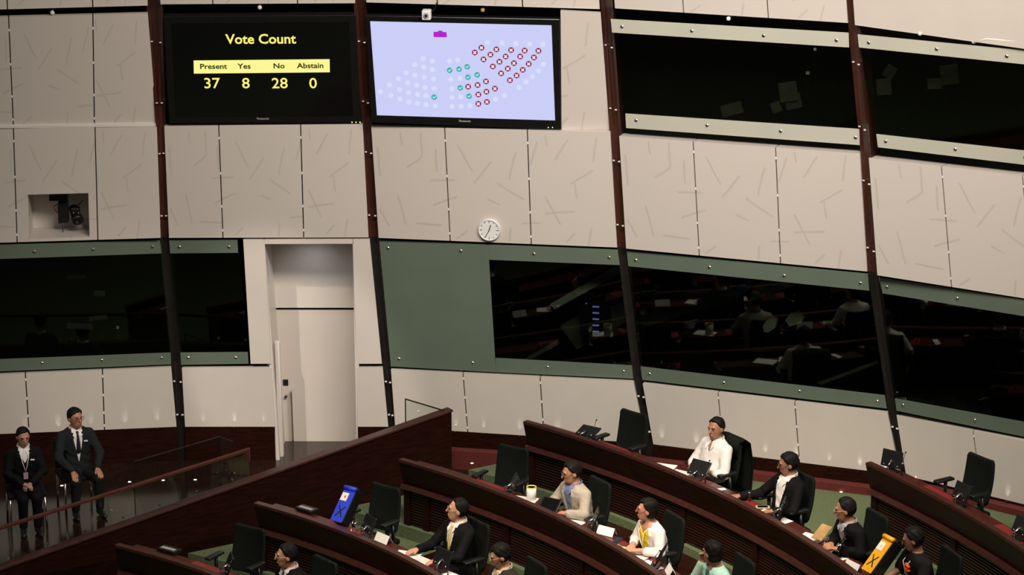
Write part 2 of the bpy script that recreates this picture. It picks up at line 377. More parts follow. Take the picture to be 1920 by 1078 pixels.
# mullions
def mullion(j):
    for lo, hi, m in ((0, 2, 'mullion_dark'), (2, 5, 'mullion_brown')):
        fr = []; 
        for l in range(lo, hi+1):
            if l < 5:
                a, c = PXL[l][j][1], PXL[l][j+1][0]; z = ZL[l]
                pa, pc = at_z(a[0]-2, a[1], z), at_z(c[0]+2, c[1], z)
            else:
                pa, pc = (fr[-1][0]+(fr[-1][0]-fr[-2][0])*.9, fr[-1][1]+(fr[-1][1]-fr[-2][1])*.9)
                pa.z = pc.z = ZL[4]+1.4
            n = PLANE[j, min(l, 4)][1]+PLANE[j+1, min(l, 4)][1]; n.z = 0; n.normalize()
            fr.append((pa+n*.05, pc+n*.05, n))
        mb = MB(); vs = []; fs = []
        if lo == 0:
            p = fr[0]; fr = [tuple(list(q-Vector((0,0,.75)) for q in p[:2])+[p[2]])]+fr
        for pa, pc, n in fr:
            mid = (pa+pc)/2
            vs += [pa, pa*.7+pc*.3+n*.03, pa*.3+pc*.7+n*.03, pc, pc+n*.3, pa+n*.3]
        k = 6
        for i in range(len(fr)-1):
            for t in range(k): a, c = i*k+t, i*k+(t+1) % k; fs.append((a, c, c+k, a+k))
        fs += [tuple(range(k)), tuple(range(len(vs)-1, len(vs)-k-1, -1))]
        mb.add(vs, fs); o = mb.build('mullion', m, wall)
        # white pins that hold the panels off the mullion
        for l in range(lo, min(hi, 4)):
            if l in (1,): continue
            for t in (.2, .75):
                for s in (0, 1):
                    a = PXL[l][j+s][1-s]; c = PXL[l+1][j+s][1-s]; x = a[0]*(1-t)+c[0]*t+(1-2*s)*3.5; y = a[1]*(1-t)+c[1]*t
                    z = ZL[l]*(1-t)+ZL[l+1]*t; p = at_z(x, y, z); pins = MB(); pins.box(p, (.026, .03, .012)); pins.build('standoff_pin', 'pin_white', o)
for j in range(4): mullion(j)

# windows
BOLT = None
def bolts(win, b, r, pts, off):
    global BOLT
    q = mpp(b, r)
    if BOLT is None:
        m_ = MB(); m_.lathe([(.022,0),(.022,.006),(.014,.012),(.0,.013)], 12); BOLT = m_.mesh('bolt', False); BOLT.materials.append(M['steel'])
    for x, y in pts:
        o = new_obj('bolt', BOLT, win); o.matrix_local = frame(b, r, x, y, off)
def window(i, label, b, r, outer, hole, strips, bl, frit):
    w = empty('window_%d' % i); tag(w, label, kind='structure')
    wslab('glass_pane', outer, b, r, 'glass', .05, .012, w)
    for nm, poly in strips: wslab(nm, poly, b, r, frit, .040, .008, w)
    bolts(w, b, r, bl, .040)
    return w
def rowB(b, xl_t, xr_t, xl_b, xr_b): return [(xl_t, Ly(2,b,xl_t)+3), (xr_t, Ly(2,b,xr_t)+3), (xr_b, Ly(1,b,xr_b)-3), (xl_b, Ly(1,b,xl_b)-3)]
window(1, 'dark booth window with green border left of the door bay', 0, 1, rowB(0,-72,301,-65,321), None,
  [('upper_strip',[(-72,461),(301,450),(303,475),(-71,488)]), ('lower_strip',[(-66,676),(320,661),(321,683),(-65,699)])],
  [(-45,476),(64,472),(174,468),(286,463),(-30,685),(79,681),(191,676),(303,671.5)], 'frit_green')
window(2, 'narrow dark booth window next to the white door recess', 1, 1, [(317,450),(447,450),(467,684),(341,685)], None,
  [('upper_strip',[(317,450),(445,449),(446.5,474),(319,475)]), ('lower_strip',[(338,661),(464.5,660),(466,682),(340,684)])],
  [(336,463),(429,463),(353,671),(442,671)], 'frit_green')
window(3, 'booth window with a broad grey green blank beside its dark opening', 2, 1, rowB(2,711,1158,733,1187), None,
  [('blank_panel',[(711,450),(915,458),(930,698),(733,687)]), ('upper_strip',[(915,458),(1158,468),(1162,497),(917,487)]), ('lower_strip',[(929,671),(1185,685),(1188,710),(930,698)])],
  [(727,465),(863.6,470.5),(1001,476),(1142,483),(748,673),(886,680.5),(1026.5,688.6),(1169,697)], 'frit_green')
window(4, 'wide dark booth window with green border right of the wall clock', 3, 1, rowB(3,1175,1627,1204,1663), None,
  [('upper_strip',[(1175,470),(1627,513),(1630,545),(1178,499)]), ('lower_strip',[(1201,687),(1659,741),(1663,766),(1204,712)])],
  [(1192,488),(1330,501),(1470,517),(1613,531),(1218,701.6),(1357.5,718),(1499,734),(1645,753)], 'frit_green')
window(5, 'dark booth window with green border above the empty high-backed chair', 4, 1, rowB(4,1647,2115,1680,2160), None,
  [('upper_strip',[(1647,520),(2115,592),(2120,625),(1655,550)]), ('lower_strip',[(1678,747),(2155,834),(2160,868),(1681,770)])],
  [(1663,538),(1795,559.5),(1930,581),(1693.5,760),(1828,788),(1970,815)], 'frit_green')
window(6, 'upper gallery window with pale borders next to the lit screen', 3, 3, [(1146,37),(1591,62),(1612,272),(1174,241)], None,
  [('upper_strip',[(1145,35.6),(1591,61.4),(1592,89),(1147.6,61)]), ('lower_strip',[(1172.5,213),(1611,242),(1612,272),(1174,240)])],
  [(1166,50),(1297,58),(1431.5,67),(1568,75.7),(1192.5,225.6),(1325.6,235),(1463.5,246),(1604,258)], 'frit_pale')
window(7, 'upper gallery window with pale borders under the plain warm panel', 4, 3, [(1608,66),(2080,115),(2096,332),(1646,277)], None,
  [('upper_strip',[(1608,64.5),(2080,110),(2082,137),(1610.5,89)]), ('lower_strip',[(1643,251.5),(2094,302),(2096,330),(1646,276)])],
  [(1628.6,80),(1756,92),(1887.6,105.5),(1660.7,265),(1791,280),(1922,295)], 'frit_pale')

# equipment glowing inside the booth
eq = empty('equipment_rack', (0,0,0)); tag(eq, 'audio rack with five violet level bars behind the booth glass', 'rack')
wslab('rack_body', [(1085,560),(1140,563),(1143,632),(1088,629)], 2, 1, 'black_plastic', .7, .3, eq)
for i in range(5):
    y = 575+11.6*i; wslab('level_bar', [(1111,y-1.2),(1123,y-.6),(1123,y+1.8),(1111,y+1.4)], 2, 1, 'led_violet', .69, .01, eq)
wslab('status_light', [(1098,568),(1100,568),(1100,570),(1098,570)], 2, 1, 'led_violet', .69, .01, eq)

# baseboard below the panels
bb = empty('baseboard_back'); tag(bb, 'dark mahogany base running along the foot of the curved wall', kind='structure')
def base_seg(b, x0, x1):
    n = PLANE[b,-1][1]; p = [wp(b,-1,x,Ly(0,b,x)+.5,0) for x in (x0, x1)]; d = Vector((0,0,-.85))
    fr = [p[0], p[1], p[1]+d, p[0]+d]; mb = MB(); mb.prism(fr, [q+n*.08 for q in fr]); mb.build('base_panel', 'wood', bb)
base_seg(0,-60,331); base_seg(1,347,515); base_seg(1,671,728); base_seg(2,741,1211); base_seg(3,1225,1687); base_seg(4,1699,2180)
cb = empty('trim_1'); tag(cb, 'red carpeted kerb along the foot of the dark base', kind='structure')
for b, x0, x1, zt in ((2,741,1217,.25),(3,1217,1692,.30),(4,1692,2180,.44)):
    n = PLANE[b,-1][1]; p = [wp(b,-1,x,Ly(0,b,x),-.005) for x in (x0,x1)]
    for q in p: q.z = zt
    fr = [p[0]-n*.14, p[1]-n*.14, p[1], p[0]]; mb = MB(); mb.prism(fr, [q-Vector((0,0,.6)) for q in fr]); mb.build('kerb', 'carpet_red', cb)

# the door in its recess
dr = empty('door_1'); tag(dr, 'white door in a deep white recess with a tall frame', kind='structure')
b = 1
wslab('jamb_panel', [(456,449),(496,449),(508,682),(470,682)], 1, 1, 'door_white', 0, .08, dr)
wslab('jamb_panel', [(661,449),(693,449),(716,682),(669,682)], 1, 1, 'door_white', 0, .08, dr)
wslab('lintel', [(494,449),(663,449),(663,457),(494,457.5)], 1, 1, 'door_white', 0, .5, dr)
nd = PLANE[1,-1][1]
fl = [wp(1,-1,497,457,.02), wp(1,-1,525,872,.02)]; frr = [wp(1,-1,661,457,.02), wp(1,-1,669.5,874,.02)]
mb = MB(); mb.prism([fl[0], fl[0]+nd*.82, fl[1]+nd*.82, fl[1]], [q-Vector((.05,0,0)) for q in (fl[0], fl[0]+nd*.82, fl[1]+nd*.82, fl[1])]); mb.build('side_reveal', 'door_white', dr)
mb = MB(); mb.prism([frr[0], frr[0]+nd*.82, frr[1]+nd*.82, frr[1]], [q+Vector((.05,0,0)) for q in (frr[0], frr[0]+nd*.82, frr[1]+nd*.82, frr[1])]); mb.build('side_reveal', 'door_white', dr)
mb = MB(); q = [fl[0], frr[0], frr[0]+nd*.82, fl[0]+nd*.82]; mb.prism(q, [p+Vector((0,0,.05)) for p in q]); mb.build('head_reveal', 'door_white', dr)
wslab('header_panel', [(490,440),(690,440),(690,577),(490,577)], 1, -1, 'door_white', .76, .05, dr)
leaf = wslab('door_leaf', [(500,581),(690,581),(690,885),(505,885)], 1, -1, 'door_white', .80, .05, dr)
wslab('door_post', [(515,643),(523.5,643),(532,868),(524,868)], 1, -1, 'white_edge', .16, .12, dr)
o = wslab('lock_plate', [(530.5,712),(540,712),(540.5,722.5),(531,722.5)], 1, -1, 'black_plastic', .785, .015, leaf); o['label'] = 'black square lock plate'
mb = MB(); mb.lathe([(.018,0),(.018,.03),(.01,.035)], 12); o = mb.build('door_knob', 'black_plastic', leaf); o.matrix_local = frame(1,-1,536,743,.79)
mb = MB(); p0, p1 = wp(1,-1,545.5,735,.73), wp(1,-1,549.5,832,.73); mb.tube([p0+nd*.06, p0, p1, p1+nd*.06], .014, 8); o = mb.build('pull_handle', 'steel', leaf); o['label'] = 'long steel pull handle'

dl = empty('recess_downlight'); tag(dl, 'small cool downlight in the head of the door recess', 'light'); p = (fl[0]+frr[0])/2+nd*.35
mb = MB(); mb.lathe([(.05, 0), (.05, -.012), (.04, -.016), (.036, -.006), (0, -.006)], 16, None, p); mb.build('light_rim', 'steel', dl)
lamp('recess_lamp', 'SPOT', p-Vector((0, 0, .03)), p-Vector((0, -.05, 1)), 8, (.86, .9, 1.0), spot_size=2.6, spot_blend=1, shadow_soft_size=.05)
# ------------------------------------------------------------------ screens, clock and cameras on the wall
def disc(mb, mtx, r, n=14, z=0, sx=1):
    mb.add([mtx @ Vector((r*sx*math.cos(2*math.pi*i/n), r*math.sin(2*math.pi*i/n), z)) for i in range(n)], [tuple(range(n))])
tv = empty('television'); tag(tv, 'black wall screen showing the yellow vote count table', 'television')
tv.location = (0,0,0)
o = wslab('television_body', [(306,31),(667,28),(677,230),(317,232)], 1, 3, 'tv_black', -.02, .12, tv); bevel(o, .008)
scr = wslab('screen', [(321,44),(654,41),(662,217),(330,219)], 1, 3, 'tv_screen', -.026, .005, tv)
def wtext(txt, b, r, x, y, hpx, m, parent, off=-.03, bold=0, sx=1, name='lettering'):
    q = mpp(b, r); me = text_mesh(txt, hpx*q/.70, bold*q, .0008); me.materials.append(M[m])
    o = new_obj(name, me, parent); o.matrix_local = frame(b, r, x, y, off) @ Matrix.Diagonal((sx,1,1,1)); return o
wtext('Vote Count', 1, 3, 489, 74, 18.6, 'tx_yellow', scr, bold=.5, sx=1.0)
wslab('header_bar', [(363,113.5),(618,111),(618.5,135.5),(363.5,138)], 1, 3, 'tx_bar', -.029, .002, scr)
for t, x, y in (('Present',400,125),('Yes',458,124.6),('No',523,124),('Abstain',582,123.5)): wtext(t, 1, 3, x, y, 10, 'tx_black', scr, -.031, .32, 1.14)
for t, x in (('37',397),('8',461),('28',524.5),('0',587)): wtext(t, 1, 3, x, 157, 20.5, 'tx_yellow', scr, bold=.25, sx=1.05)
wtext('Panasonic', 1, 3, 493, 222.5, 4, 'print_grey', tv, -.024, .15, name='maker_name')
for x in (660,667.5,675): mb = MB(); mb.box(wp(1,3,x,229.3,-.025), (.014,.008,.014)); mb.build('status_light', 'led_green', tv)

tv2 = empty('television'); tag(tv2, 'lit lavender wall screen showing the seating plan of votes', 'television')
o = wslab('television_body', [(685,29),(1049,36),(1052,243.5),(696,230)], 2, 3, 'tv_black', -.02, .12, tv2); bevel(o, .008)
scr = wslab('screen', [(694,40),(1034,47.6),(1040.7,225.8),(706.8,216)], 2, 3, 'scr_lav', -.026, .005, tv2)
def c2(x, y): return 660+x*.4453, y*.4453
q = mpp(2,3); s = .4453*q; I4 = Matrix.Identity(4)
def icon(name, mesh, x, y, parent, off): o = new_obj(name, mesh, parent); o.matrix_local = frame(2,3,*c2(x,y),off); return o
def icon_mesh(r, n, m, rot=0): mb = MB(); disc(mb, Matrix.Rotation(rot,4,'Z'), r*s, n); me = mb.mesh('icon'); me.materials.append(M[m]); return me
pale_m = icon_mesh(11.5, 8, 'ic_pale', .785); teal_m = icon_mesh(12, 16, 'ic_teal'); red_m = icon_mesh(12.5, 16, 'ic_red')
mb = MB(); mb.add([Vector(p)*s for p in ((-7,1,1.5),(-5,3,1.5),(-1,-1.5,1.5),(6,6,1.5),(8,4,1.5),(-1,-6,1.5))], [(0,1,2,5),(2,3,4,5)]); tick_m = mb.mesh('tick'); tick_m.materials.append(M['ic_white'])
mb = MB(); k1, k2 = 3.2, 7.5
cr = [Vector(p)*s for p in ((k1,0,1.5),(k2,k2-k1,1.5),(k2-k1,k2,1.5),(0,k1,1.5),(k1-k2,k2,1.5),(-k2,k2-k1,1.5),(-k1,0,1.5),(-k2,k1-k2,1.5),(k1-k2,-k2,1.5),(0,-k1,1.5),(k2-k1,-k2,1.5),(k2,k1-k2,1.5))]
mb.add(cr, [(0,1,2,3),(3,4,5,6),(6,7,8,9),(9,10,11,0),(0,3,6,9)]); cross_m = mb.mesh('cross'); cross_m.materials.append(M['ic_white'])
for x, y in ((300,247),(338,257),(338,293),(264,272),(302,283),(228,307),(265,317),(304,325),(343,333),(195,331),(235,349),(272,358),(308,368),(346,372),(158,357),(200,377),(238,390),(276,397),(312,403),(120,386),(164,402),(202,417),(240,430),(276,436),(312,441),(350,446),
   (411,257),(445,252),(416,335),(455,330),(420,373),(421,410),(458,408),(421,448),(459,448),(497,445),(605,418),(642,402),(703,368),(733,345),(760,322),(786,299),(806,271),(570,178),(632,181),(690,184),(748,186),(804,186)):
    icon('empty_seat_icon', pale_m, x, y, tv2, -.029)
for x, y in ((411,296),(451,291),(485,281),(488,325),(527,315),(456,370),(493,405),(346,409)):
    o = icon('yes_vote_icon', teal_m, x, y, tv2, -.030); new_obj('tick_mark', tick_m, o)
for x, y in ((517,221),(545,201),(554,250),(583,230),(608,208),(593,280),(621,260),(647,238),(670,211),(628,309),(656,289),(682,266),(708,238),(727,213),(665,338),(693,318),(719,294),(744,269),(766,242),(785,214),(489,365),(529,358),(564,343),(532,398),(566,386),(602,373),(532,437),(568,429)):
    o = icon('no_vote_icon', red_m, x, y, tv2, -.030); new_obj('cross_mark', cross_m, o)
mb = MB(); mt = frame(2,3,*c2(371,145),-.030); s = .4453*q
mb.add([mt @ (Vector((x,y,0))*s) for x,y in ((-27,-12),(27,-12),(28,-4),(27,10),(12,11),(8,16),(-7,16),(-11,11),(-27,11),(-28,0))], [tuple(range(10))]); mb.build('president_seat_icon', 'ic_purple', scr)
wtext('Panasonic', 2, 3, 871.5, 227, 4, 'print_grey', tv2, -.024, .15, name='maker_name')
for x in (1028,1036): mb = MB(); mb.box(wp(2,3,x,239,-.025), (.012,.008,.012)); mb.build('status_light', 'led_green', tv2)

clk = empty('wall_clock'); tag(clk, 'round white wall clock reading twenty-five to one', 'clock'); clk.matrix_world = frame(2,2,918,430,-.002)
q = mpp(2,2); R_ = 21*q
mb = MB(); mb.lathe([(R_,0),(R_*1.01,.03),(R_*.97,.045),(R_*.9,.045),(R_*.89,.036),(0,.036)], 40); mb.build('clock_case', 'camera_white', clk, False)
for i in range(12):
    mt = Matrix.Rotation(-i*math.pi/6,4,'Z'); big = i % 3 == 0
    mb = MB(); mb.box(mt @ Vector((0,R_*(.76 if big else .79),.038)), (R_*.05,R_*(.2 if big else .13),.002), mt.to_3x3()); mb.build('hour_mark', 'black_plastic', clk)
for nm, ang, L, w in (('hour_hand',17,.5,.07),('minute_hand',208,.78,.05)):
    mt = Matrix.Rotation(-math.radians(ang),4,'Z'); mb = MB(); mb.box(mt @ Vector((0,R_*(L/2-.08),.041)), (R_*w,R_*(L+.16),.003), mt.to_3x3()); mb.build(nm, 'black_plastic', clk)

# remote camera inside the niche
bc = empty('remote_camera'); tag(bc, 'black remote television camera mounted in the square wall recess', 'camera'); O = .28
wslab('mounting_plate', [(92,366),(126,365.5),(126,376),(92,377)], 0, 2, 'black_plastic', .2, .2, bc)
o = wslab('camera_body', [(108,379),(127,378),(129,418),(109,420)], 0, 2, 'black_plastic', O, .14, bc); bevel(o,.012)
mb = MB(); c = wp(0,2,142,402,O-.02); q = mpp(0,2); nz = PLANE[0,2][1]
d = Vector((.35,-.75,-.55)).normalized()
mt = d.to_track_quat('Z','Y').to_matrix()
mb.lathe([(.045,-.14),(.06,-.12),(.062,.05),(.075,.06),(.08,.12),(.066,.125),(.06,.10),(0,.09)], 20, mt, c); mb.build('lens_barrel', 'black_plastic', bc, True)
mb = MB(); mb.box(c+Vector((0,.0,.06)), (.1,.14,.07)); o = bevel(mb.build('camera_head', 'black_plastic', bc),.012)
for x in (138,147): mb = MB(); mb.ellipsoid(wp(0,2,x,399,O-.14), (.012,.012,.012)); mb.build('indicator', 'chrome', bc, True)
mb = MB(); mb.tube([wp(0,2,118,378,O+.05), wp(0,2,119,370,O+.05)], .03, 8); mb.build('mount_neck', 'black_plastic', bc)
for pts in (((109,400),(103,393),(101,387),(105,384),(112,383)),((117,420),(118,428),(118,440)),((140,386),(148,384),(152,379),(154,375))):
    mb = MB(); mb.tube([wp(0,2,x,y,O-.01) for x,y in pts], .006, 6); mb.build('cable', 'black_plastic', bc, True)
# small white camera on top of the lit screen
sc = empty('security_camera'); tag(sc, 'small white box camera on top of the lit screen', 'camera')
mt = frame(2,3,800,27,-.10); sc.matrix_world = mt; q = mpp(2,3)
mb = MB(); mb.box((0,0,0), (17*q,18*q,.12)); bevel(mb.build('camera_case', 'camera_white', sc),.015)
mb = MB(); mb.lathe([(5*q,.055),(5*q,.075),(3.4*q,.078),(0,.07)], 16); mb.build('lens_ring', 'print_grey', sc)
mb = MB(); mb.lathe([(2.6*q,.0755),(2.6*q,.08),(0,.082)], 12); mb.build('lens', 'black_plastic', sc)
mb = MB(); mb.box((0,-9.5*q,-.05), (9*q,3*q,.1)); mb.build('foot_bracket', 'camera_white', sc)
mb = MB(); mb.tube([(8*q,4*q,-.03),(14*q,8*q,-.04),(20*q,24*q,-.05)], .006, 6); mb.build('cable', 'black_plastic', sc)

def behind(name, label, cat, b, r, off, poly, m, th=.02, group=None):  # slabs added behind the panes to imitate reflections in the glass
    o = wslab(name, poly, b, r, m, off, th); tag(o, label, cat, group); return o
def quad(x, y, w, h, a):
    c_, s_ = math.cos(math.radians(a)), math.sin(math.radians(a)); return [(x+u*c_-v*s_, y+u*s_+v*c_) for u, v in ((-w,-h),(w,-h),(w,h),(-w,h))]
mat('reflection_pale', (.30, .28, .25), .6, noise=.15); mat('reflection_dim', (.10, .085, .07), .6, noise=.25); mat('reflection_blue', (.03, .16, .55), .5, noise=.1)  # dimmed colours of the imitated reflections
behind('reflection_beam', 'pale slanted slab standing in for a reflection in the glass beside the grey green blank', 'reflection slab', 2, 1, .5, [(1031,571),(1150,503),(1161,500),(1161,513),(1040,580)], 'reflection_pale', .05)
behind('reflection_table', 'grey slanted slab standing in for a reflected table top under the violet bars', 'table', 2, 1, .9, [(1050,612),(1085,590),(1176,567),(1178,602),(1082,655)], 'reflection_dim', .05)
behind('reflection_strip', 'thin pale strip imitating a low reflection in the glass near the grey green blank', 'strip', 2, 1, .5, [(985,672),(1046,637),(1049,645),(997,673)], 'reflection_dim', .03)
behind('reflection_folder', 'bright blue slab standing in for a folder reflected in the wide booth window', 'folder', 3, 1, .5, [(1374,552),(1399,522),(1413,523),(1412,533),(1384,560)], 'reflection_blue', .02)
behind('reflection_paper', 'grey slab standing in for papers reflected next to the blue folder', 'paper', 3, 1, .5, [(1404,566),(1414,536),(1440,523),(1492,536),(1440,552)], 'reflection_pale', .02)
behind('reflection_counter', 'dim brown slab standing in for a reflection across the wide booth window', 'counter', 3, 1, 1.1, [(1200,570),(1370,530),(1376,565),(1200,615)], 'reflection_dim', .05)
behind('reflection_cushion', 'round pale slab standing in for a reflection in the wide booth window', 'cushion', 3, 1, .6, [(1430,612),(1436,602),(1448,596),(1456,602),(1454,614),(1440,624),(1432,622)], 'reflection_pale', .08, 'rounded reflection slabs')
behind('reflection_cushion', 'longer pale slab standing in for a reflection in the wide booth window', 'cushion', 3, 1, .6, [(1472,600),(1480,590),(1500,588),(1507,596),(1502,606),(1480,612)], 'reflection_pale', .08, 'rounded reflection slabs')
behind('reflection_strip', 'thin dim strip imitating a low reflection in the wide booth window', 'strip', 3, 1, .5, [(1532,718),(1645,676),(1648,681),(1540,722)], 'reflection_dim', .03)
for i, (x, y, w, h, a, m, lab) in enumerate(((1478,172,17,18,-8,'reflection_dim','grey sheet imitating a reflection in the upper window beside a bottle shape'),(1455,201,9,10,-20,'reflection_dim','small grey sheet imitating a reflection low in the upper window'),(1487,190,15,14,-12,'reflection_dim','square grey sheet imitating a reflection, overlapping others in the upper window'),(1372,205,20,11,-15,'reflection_dim','wide dim sheet imitating a reflection in the upper window'))):  # sheets added behind the upper panes in place of reflected papers
    behind('reflection_sheet', lab, 'paper', 3, 3, .5+.02*i, quad(x,y,w,h,a), m, .01, 'reflection sheets in the upper window')
for i, (x, y, w, h, a, m, lab) in enumerate(((1657,163,14,15,-5,'reflection_dim','square grey sheet imitating a reflection in the far upper window next to its post'),(1752,157,13,10,-3,'reflection_dim','grey sheet imitating a reflection below a taller one in the far upper window'),(1780,140,17,18,-6,'reflection_dim','tall grey sheet imitating a reflection in the far upper window'),(1668,135,10,12,30,'reflection_dim','tilted dim sheet imitating a reflection in the far upper window'))):
    behind('reflection_sheet', lab, 'paper', 4, 3, .5+.02*i, quad(x,y,w,h,a), m, .01, 'reflection sheets in the far upper window')
def bottle(b, r, x, y, h, label):  # bottle shape added behind a pane to imitate a reflection
    p = wp(b, r, x, y, .55); o = empty('reflection_bottle', p); tag(o, label, 'reflection shape', 'bottle shapes imitating reflections'); q = h*mpp(b, r)
    mb = MB(); mb.lathe([(q*.16,0),(q*.17,q*.1),(q*.15,q*.3),(q*.17,q*.6),(q*.07,q*.85),(q*.07,q)], 12); mb.build('reflection_body', 'glass_clear', o, True)
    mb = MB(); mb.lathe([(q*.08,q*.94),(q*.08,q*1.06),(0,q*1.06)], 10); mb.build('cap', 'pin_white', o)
bottle(3,3,1513,182,46,'clear bottle shape imitating a reflection in the upper window beside the grey sheets'); bottle(3,3,1527,126,34,'slim clear bottle shape imitating a reflection high in the upper window')
for x, y, w, h, a, lab in ((143,519,18,4,-3,'flat pale sheet imitating a reflection high in the left booth glass'),(187,550,10,5,3,'short pale sheet imitating a reflection in the left booth glass'),(184,596,17,4,-8,'tilted pale sheet imitating a lower reflection in the left booth glass'),(150,612,24,5,2,'wide dim sheet imitating the lowest reflection in the left booth glass')):  # sheets added in place of reflections in the left pane
    behind('reflection_paper', lab, 'paper', 0, 1, .6, quad(x,y,w,h,a), 'reflection_dim', .01, 'reflection sheets in the left booth glass')
bottle(0,1,222,646,34,'pale bottle shape imitating a reflection in the left booth glass')
# ------------------------------------------------------------------ floors
CX, CY = -8.145, 19.249
RR = {1: 14.219, 2: 12.403, 3: 10.670, 4: 8.803, 5: 7.202, 6: 5.45}
FL = {k: .2+.16*(2-k) for k in range(1, 7)}
def pol(r, a, z=0): a = math.radians(a); return Vector((CX+r*math.cos(a), CY+r*math.sin(a), z))
PA = Vector((-.76, 28.95, 1.0)); PDIR = Vector((-.845, -.534, 0)).normalized(); PN = Vector((-PDIR.y, PDIR.x, 0)); PN = -PN if PN.y < 0 else PN
def part_angle(r):
    o = PA-Vector((CX, CY, 0)); o.z = 0; bq = o.dot(PDIR); cq = o.length_squared-r*r; s = -bq-math.sqrt(max(0, bq*bq-cq)); p = o+PDIR*s
    return math.degrees(math.atan2(p.y, p.x))
fw = [Vector((p.x, p.y, 0)) for p in foot]
def r_wall(a):
    d = Vector((math.cos(math.radians(a)), math.sin(math.radians(a)), 0)); best = 16.4
    for i in range(len(fw)-1):
        p, q = fw[i]-Vector((CX, CY, 0)), fw[i+1]-Vector((CX, CY, 0)); e = q-p; den = d.x*e.y-d.y*e.x
        if abs(den) < 1e-6: continue
        t = (p.x*e.y-p.y*e.x)/den; u = (p.x*d.y-p.y*d.x)/den
        if 0 <= u <= 1 and t > 0: best = t+.06
    return best
mb = MB(); mb.box((0, 20, FL[6]-.1), (60, 60, .2)); fo = mb.build('floor', 'carpet_green'); tag(fo, 'green carpet of the chamber well', kind='structure')
def tier(k, a0, a1, outer, label):
    n = 40; inn, out = [], []
    for i in range(n+1):
        a = a0+((a1(RR[k]) if callable(a1) else a1)-a0)*i/n; inn.append(pol(RR[k]+.02, a, FL[k]))
    ae = a1(RR[k-1] if k > 1 else 15) if callable(a1) else a1
    for i in range(n+1):
        a = a0+(ae-a0)*i/n; out.append(pol(outer(a), a, FL[k]))
    mb = MB(); vs = inn+out; m = len(vs); low = [v-Vector((0, 0, .9)) for v in vs]; fs = []
    for i in range(n):
        fs.append((i, n+1+i, n+2+i, i+1)); fs.append((m+i, m+i+1, m+n+2+i, m+n+1+i))
        fs.append((i, i+1, m+i+1, m+i)); fs.append((n+1+i+1, n+1+i, m+n+1+i, m+n+2+i))
    fs.append((0, m, m+n+1, n+1)); fs.append((n, 2*n+1, m+2*n+1, m+n))
    mb.add(vs+low, fs); o = mb.build('floor', 'carpet_green'); tag(o, label, kind='structure')
tier(5, -20, part_angle, lambda a: RR[4]+.02, 'green carpeted tier of the lowest bench row')
tier(4, -20, part_angle, lambda a: RR[3]+.02, 'green carpeted tier of the second lowest bench row')
tier(3, -20, part_angle, lambda a: RR[2]+.02, 'green carpeted tier under the grey jacket and white jacket members')
tier(2, 31.2, lambda r: part_angle(r)+(1.0 if r > 13 else 0), r_wall, 'green carpeted back aisle behind the white shirted man')
tier(2, -20, 31.2, lambda a: RR[1]+.02, 'green carpeted tier behind the second highest bench')
tier(1, -20, 31.0, r_wall, 'green carpeted top tier along the curved wall')
# wooden platform of the attendants
s0 = PA-PDIR*1.25; s1 = PA+PDIR*11
poly = [Vector((s0.x, s0.y, 0)), Vector((s1.x, s1.y, 0)), Vector((-14, s1.y, 0)), Vector((-14, 31.2, 0)), Vector((s0.x-.4, 31.2, 0))]
mb = MB(); mb.prism(poly, [p-Vector((0, 0, .7)) for p in poly]); o = mb.build('floor', 'wood_floor'); tag(o, 'polished dark wooden floor where the two attendants sit', kind='structure')

# ------------------------------------------------------------------ partition with glass and handrail
def on_part(x, y, off=0): return at_plane(x, y, PA+PN*off, PN)
pt = empty('partition'); tag(pt, 'tall dark wooden partition sloping down beside the bench ends', 'partition')
A_, B_ = on_part(847, 772), on_part(70, 1045); sl = (B_-A_); B2 = A_+sl*1.55
dn = Vector((0, 0, -1.9))
fr = [A_, B2, B2+dn, A_+dn]; mb = MB(); mb.prism(fr, [q+PN*.1 for q in fr]); bevel(mb.build('partition_body', 'wood', pt), .006)
u3 = sl.normalized(); e = -PN*.02
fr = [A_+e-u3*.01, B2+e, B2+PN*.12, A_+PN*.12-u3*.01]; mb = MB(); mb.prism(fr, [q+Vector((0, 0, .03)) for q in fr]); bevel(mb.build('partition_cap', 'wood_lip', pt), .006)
hr = empty('handrail'); tag(hr, 'reddish wooden handrail on glass above the partition', 'handrail')
h0, h1 = on_part(468, 842, .06), on_part(0, 990, .06); h1 = h0+(h1-h0)*1.5
mb = MB(); hv = (h1-h0).normalized(); w = PN*.022; v = Vector((0, 0, .02)); mb.prism([h0-w-v, h0+w-v, h0+w+v, h0-w+v], [q+(h1-h0) for q in (h0-w-v, h0+w-v, h0+w+v, h0-w+v)]); bevel(mb.build('rail', 'rail_wood', hr), .006)
mb = MB(); mb.box(h0+hv*.02-Vector((0, 0, .08)), (.04, .04, .14)); mb.build('rail_end', 'rail_wood', hr)
def cap_z(p): t = (Vector((p.x-A_.x, p.y-A_.y, 0))).dot(PDIR)/(Vector((sl.x, sl.y, 0))).length; return A_.z+sl.z*t
nseg = 5
for i in range(nseg):
    p, q = h0+(h1-h0)*(i/nseg)+hv*.012, h0+(h1-h0)*((i+1)/nseg)-hv*.012
    a, c = p.copy(), q.copy(); a.z = cap_z(p)+.03; c.z = cap_z(q)+.03; z_ = Vector((0, 0, .022)); w = PN*.006
    mb = MB(); mb.prism([p-z_-w, q-z_-w, c-w, a-w], [p-z_+w, q-z_+w, c+w, a+w]); mb.build('glass_panel', 'glass_clear', hr)
    for t in (.25, .75):
        b_ = a+(c-a)*t; mb = MB(); mb.lathe([(.016, -.014), (.016, .014)], 10, PN.to_track_quat('Z', 'Y').to_matrix(), b_+Vector((0, 0, .06))); mb.build('glass_clamp', 'steel', hr)
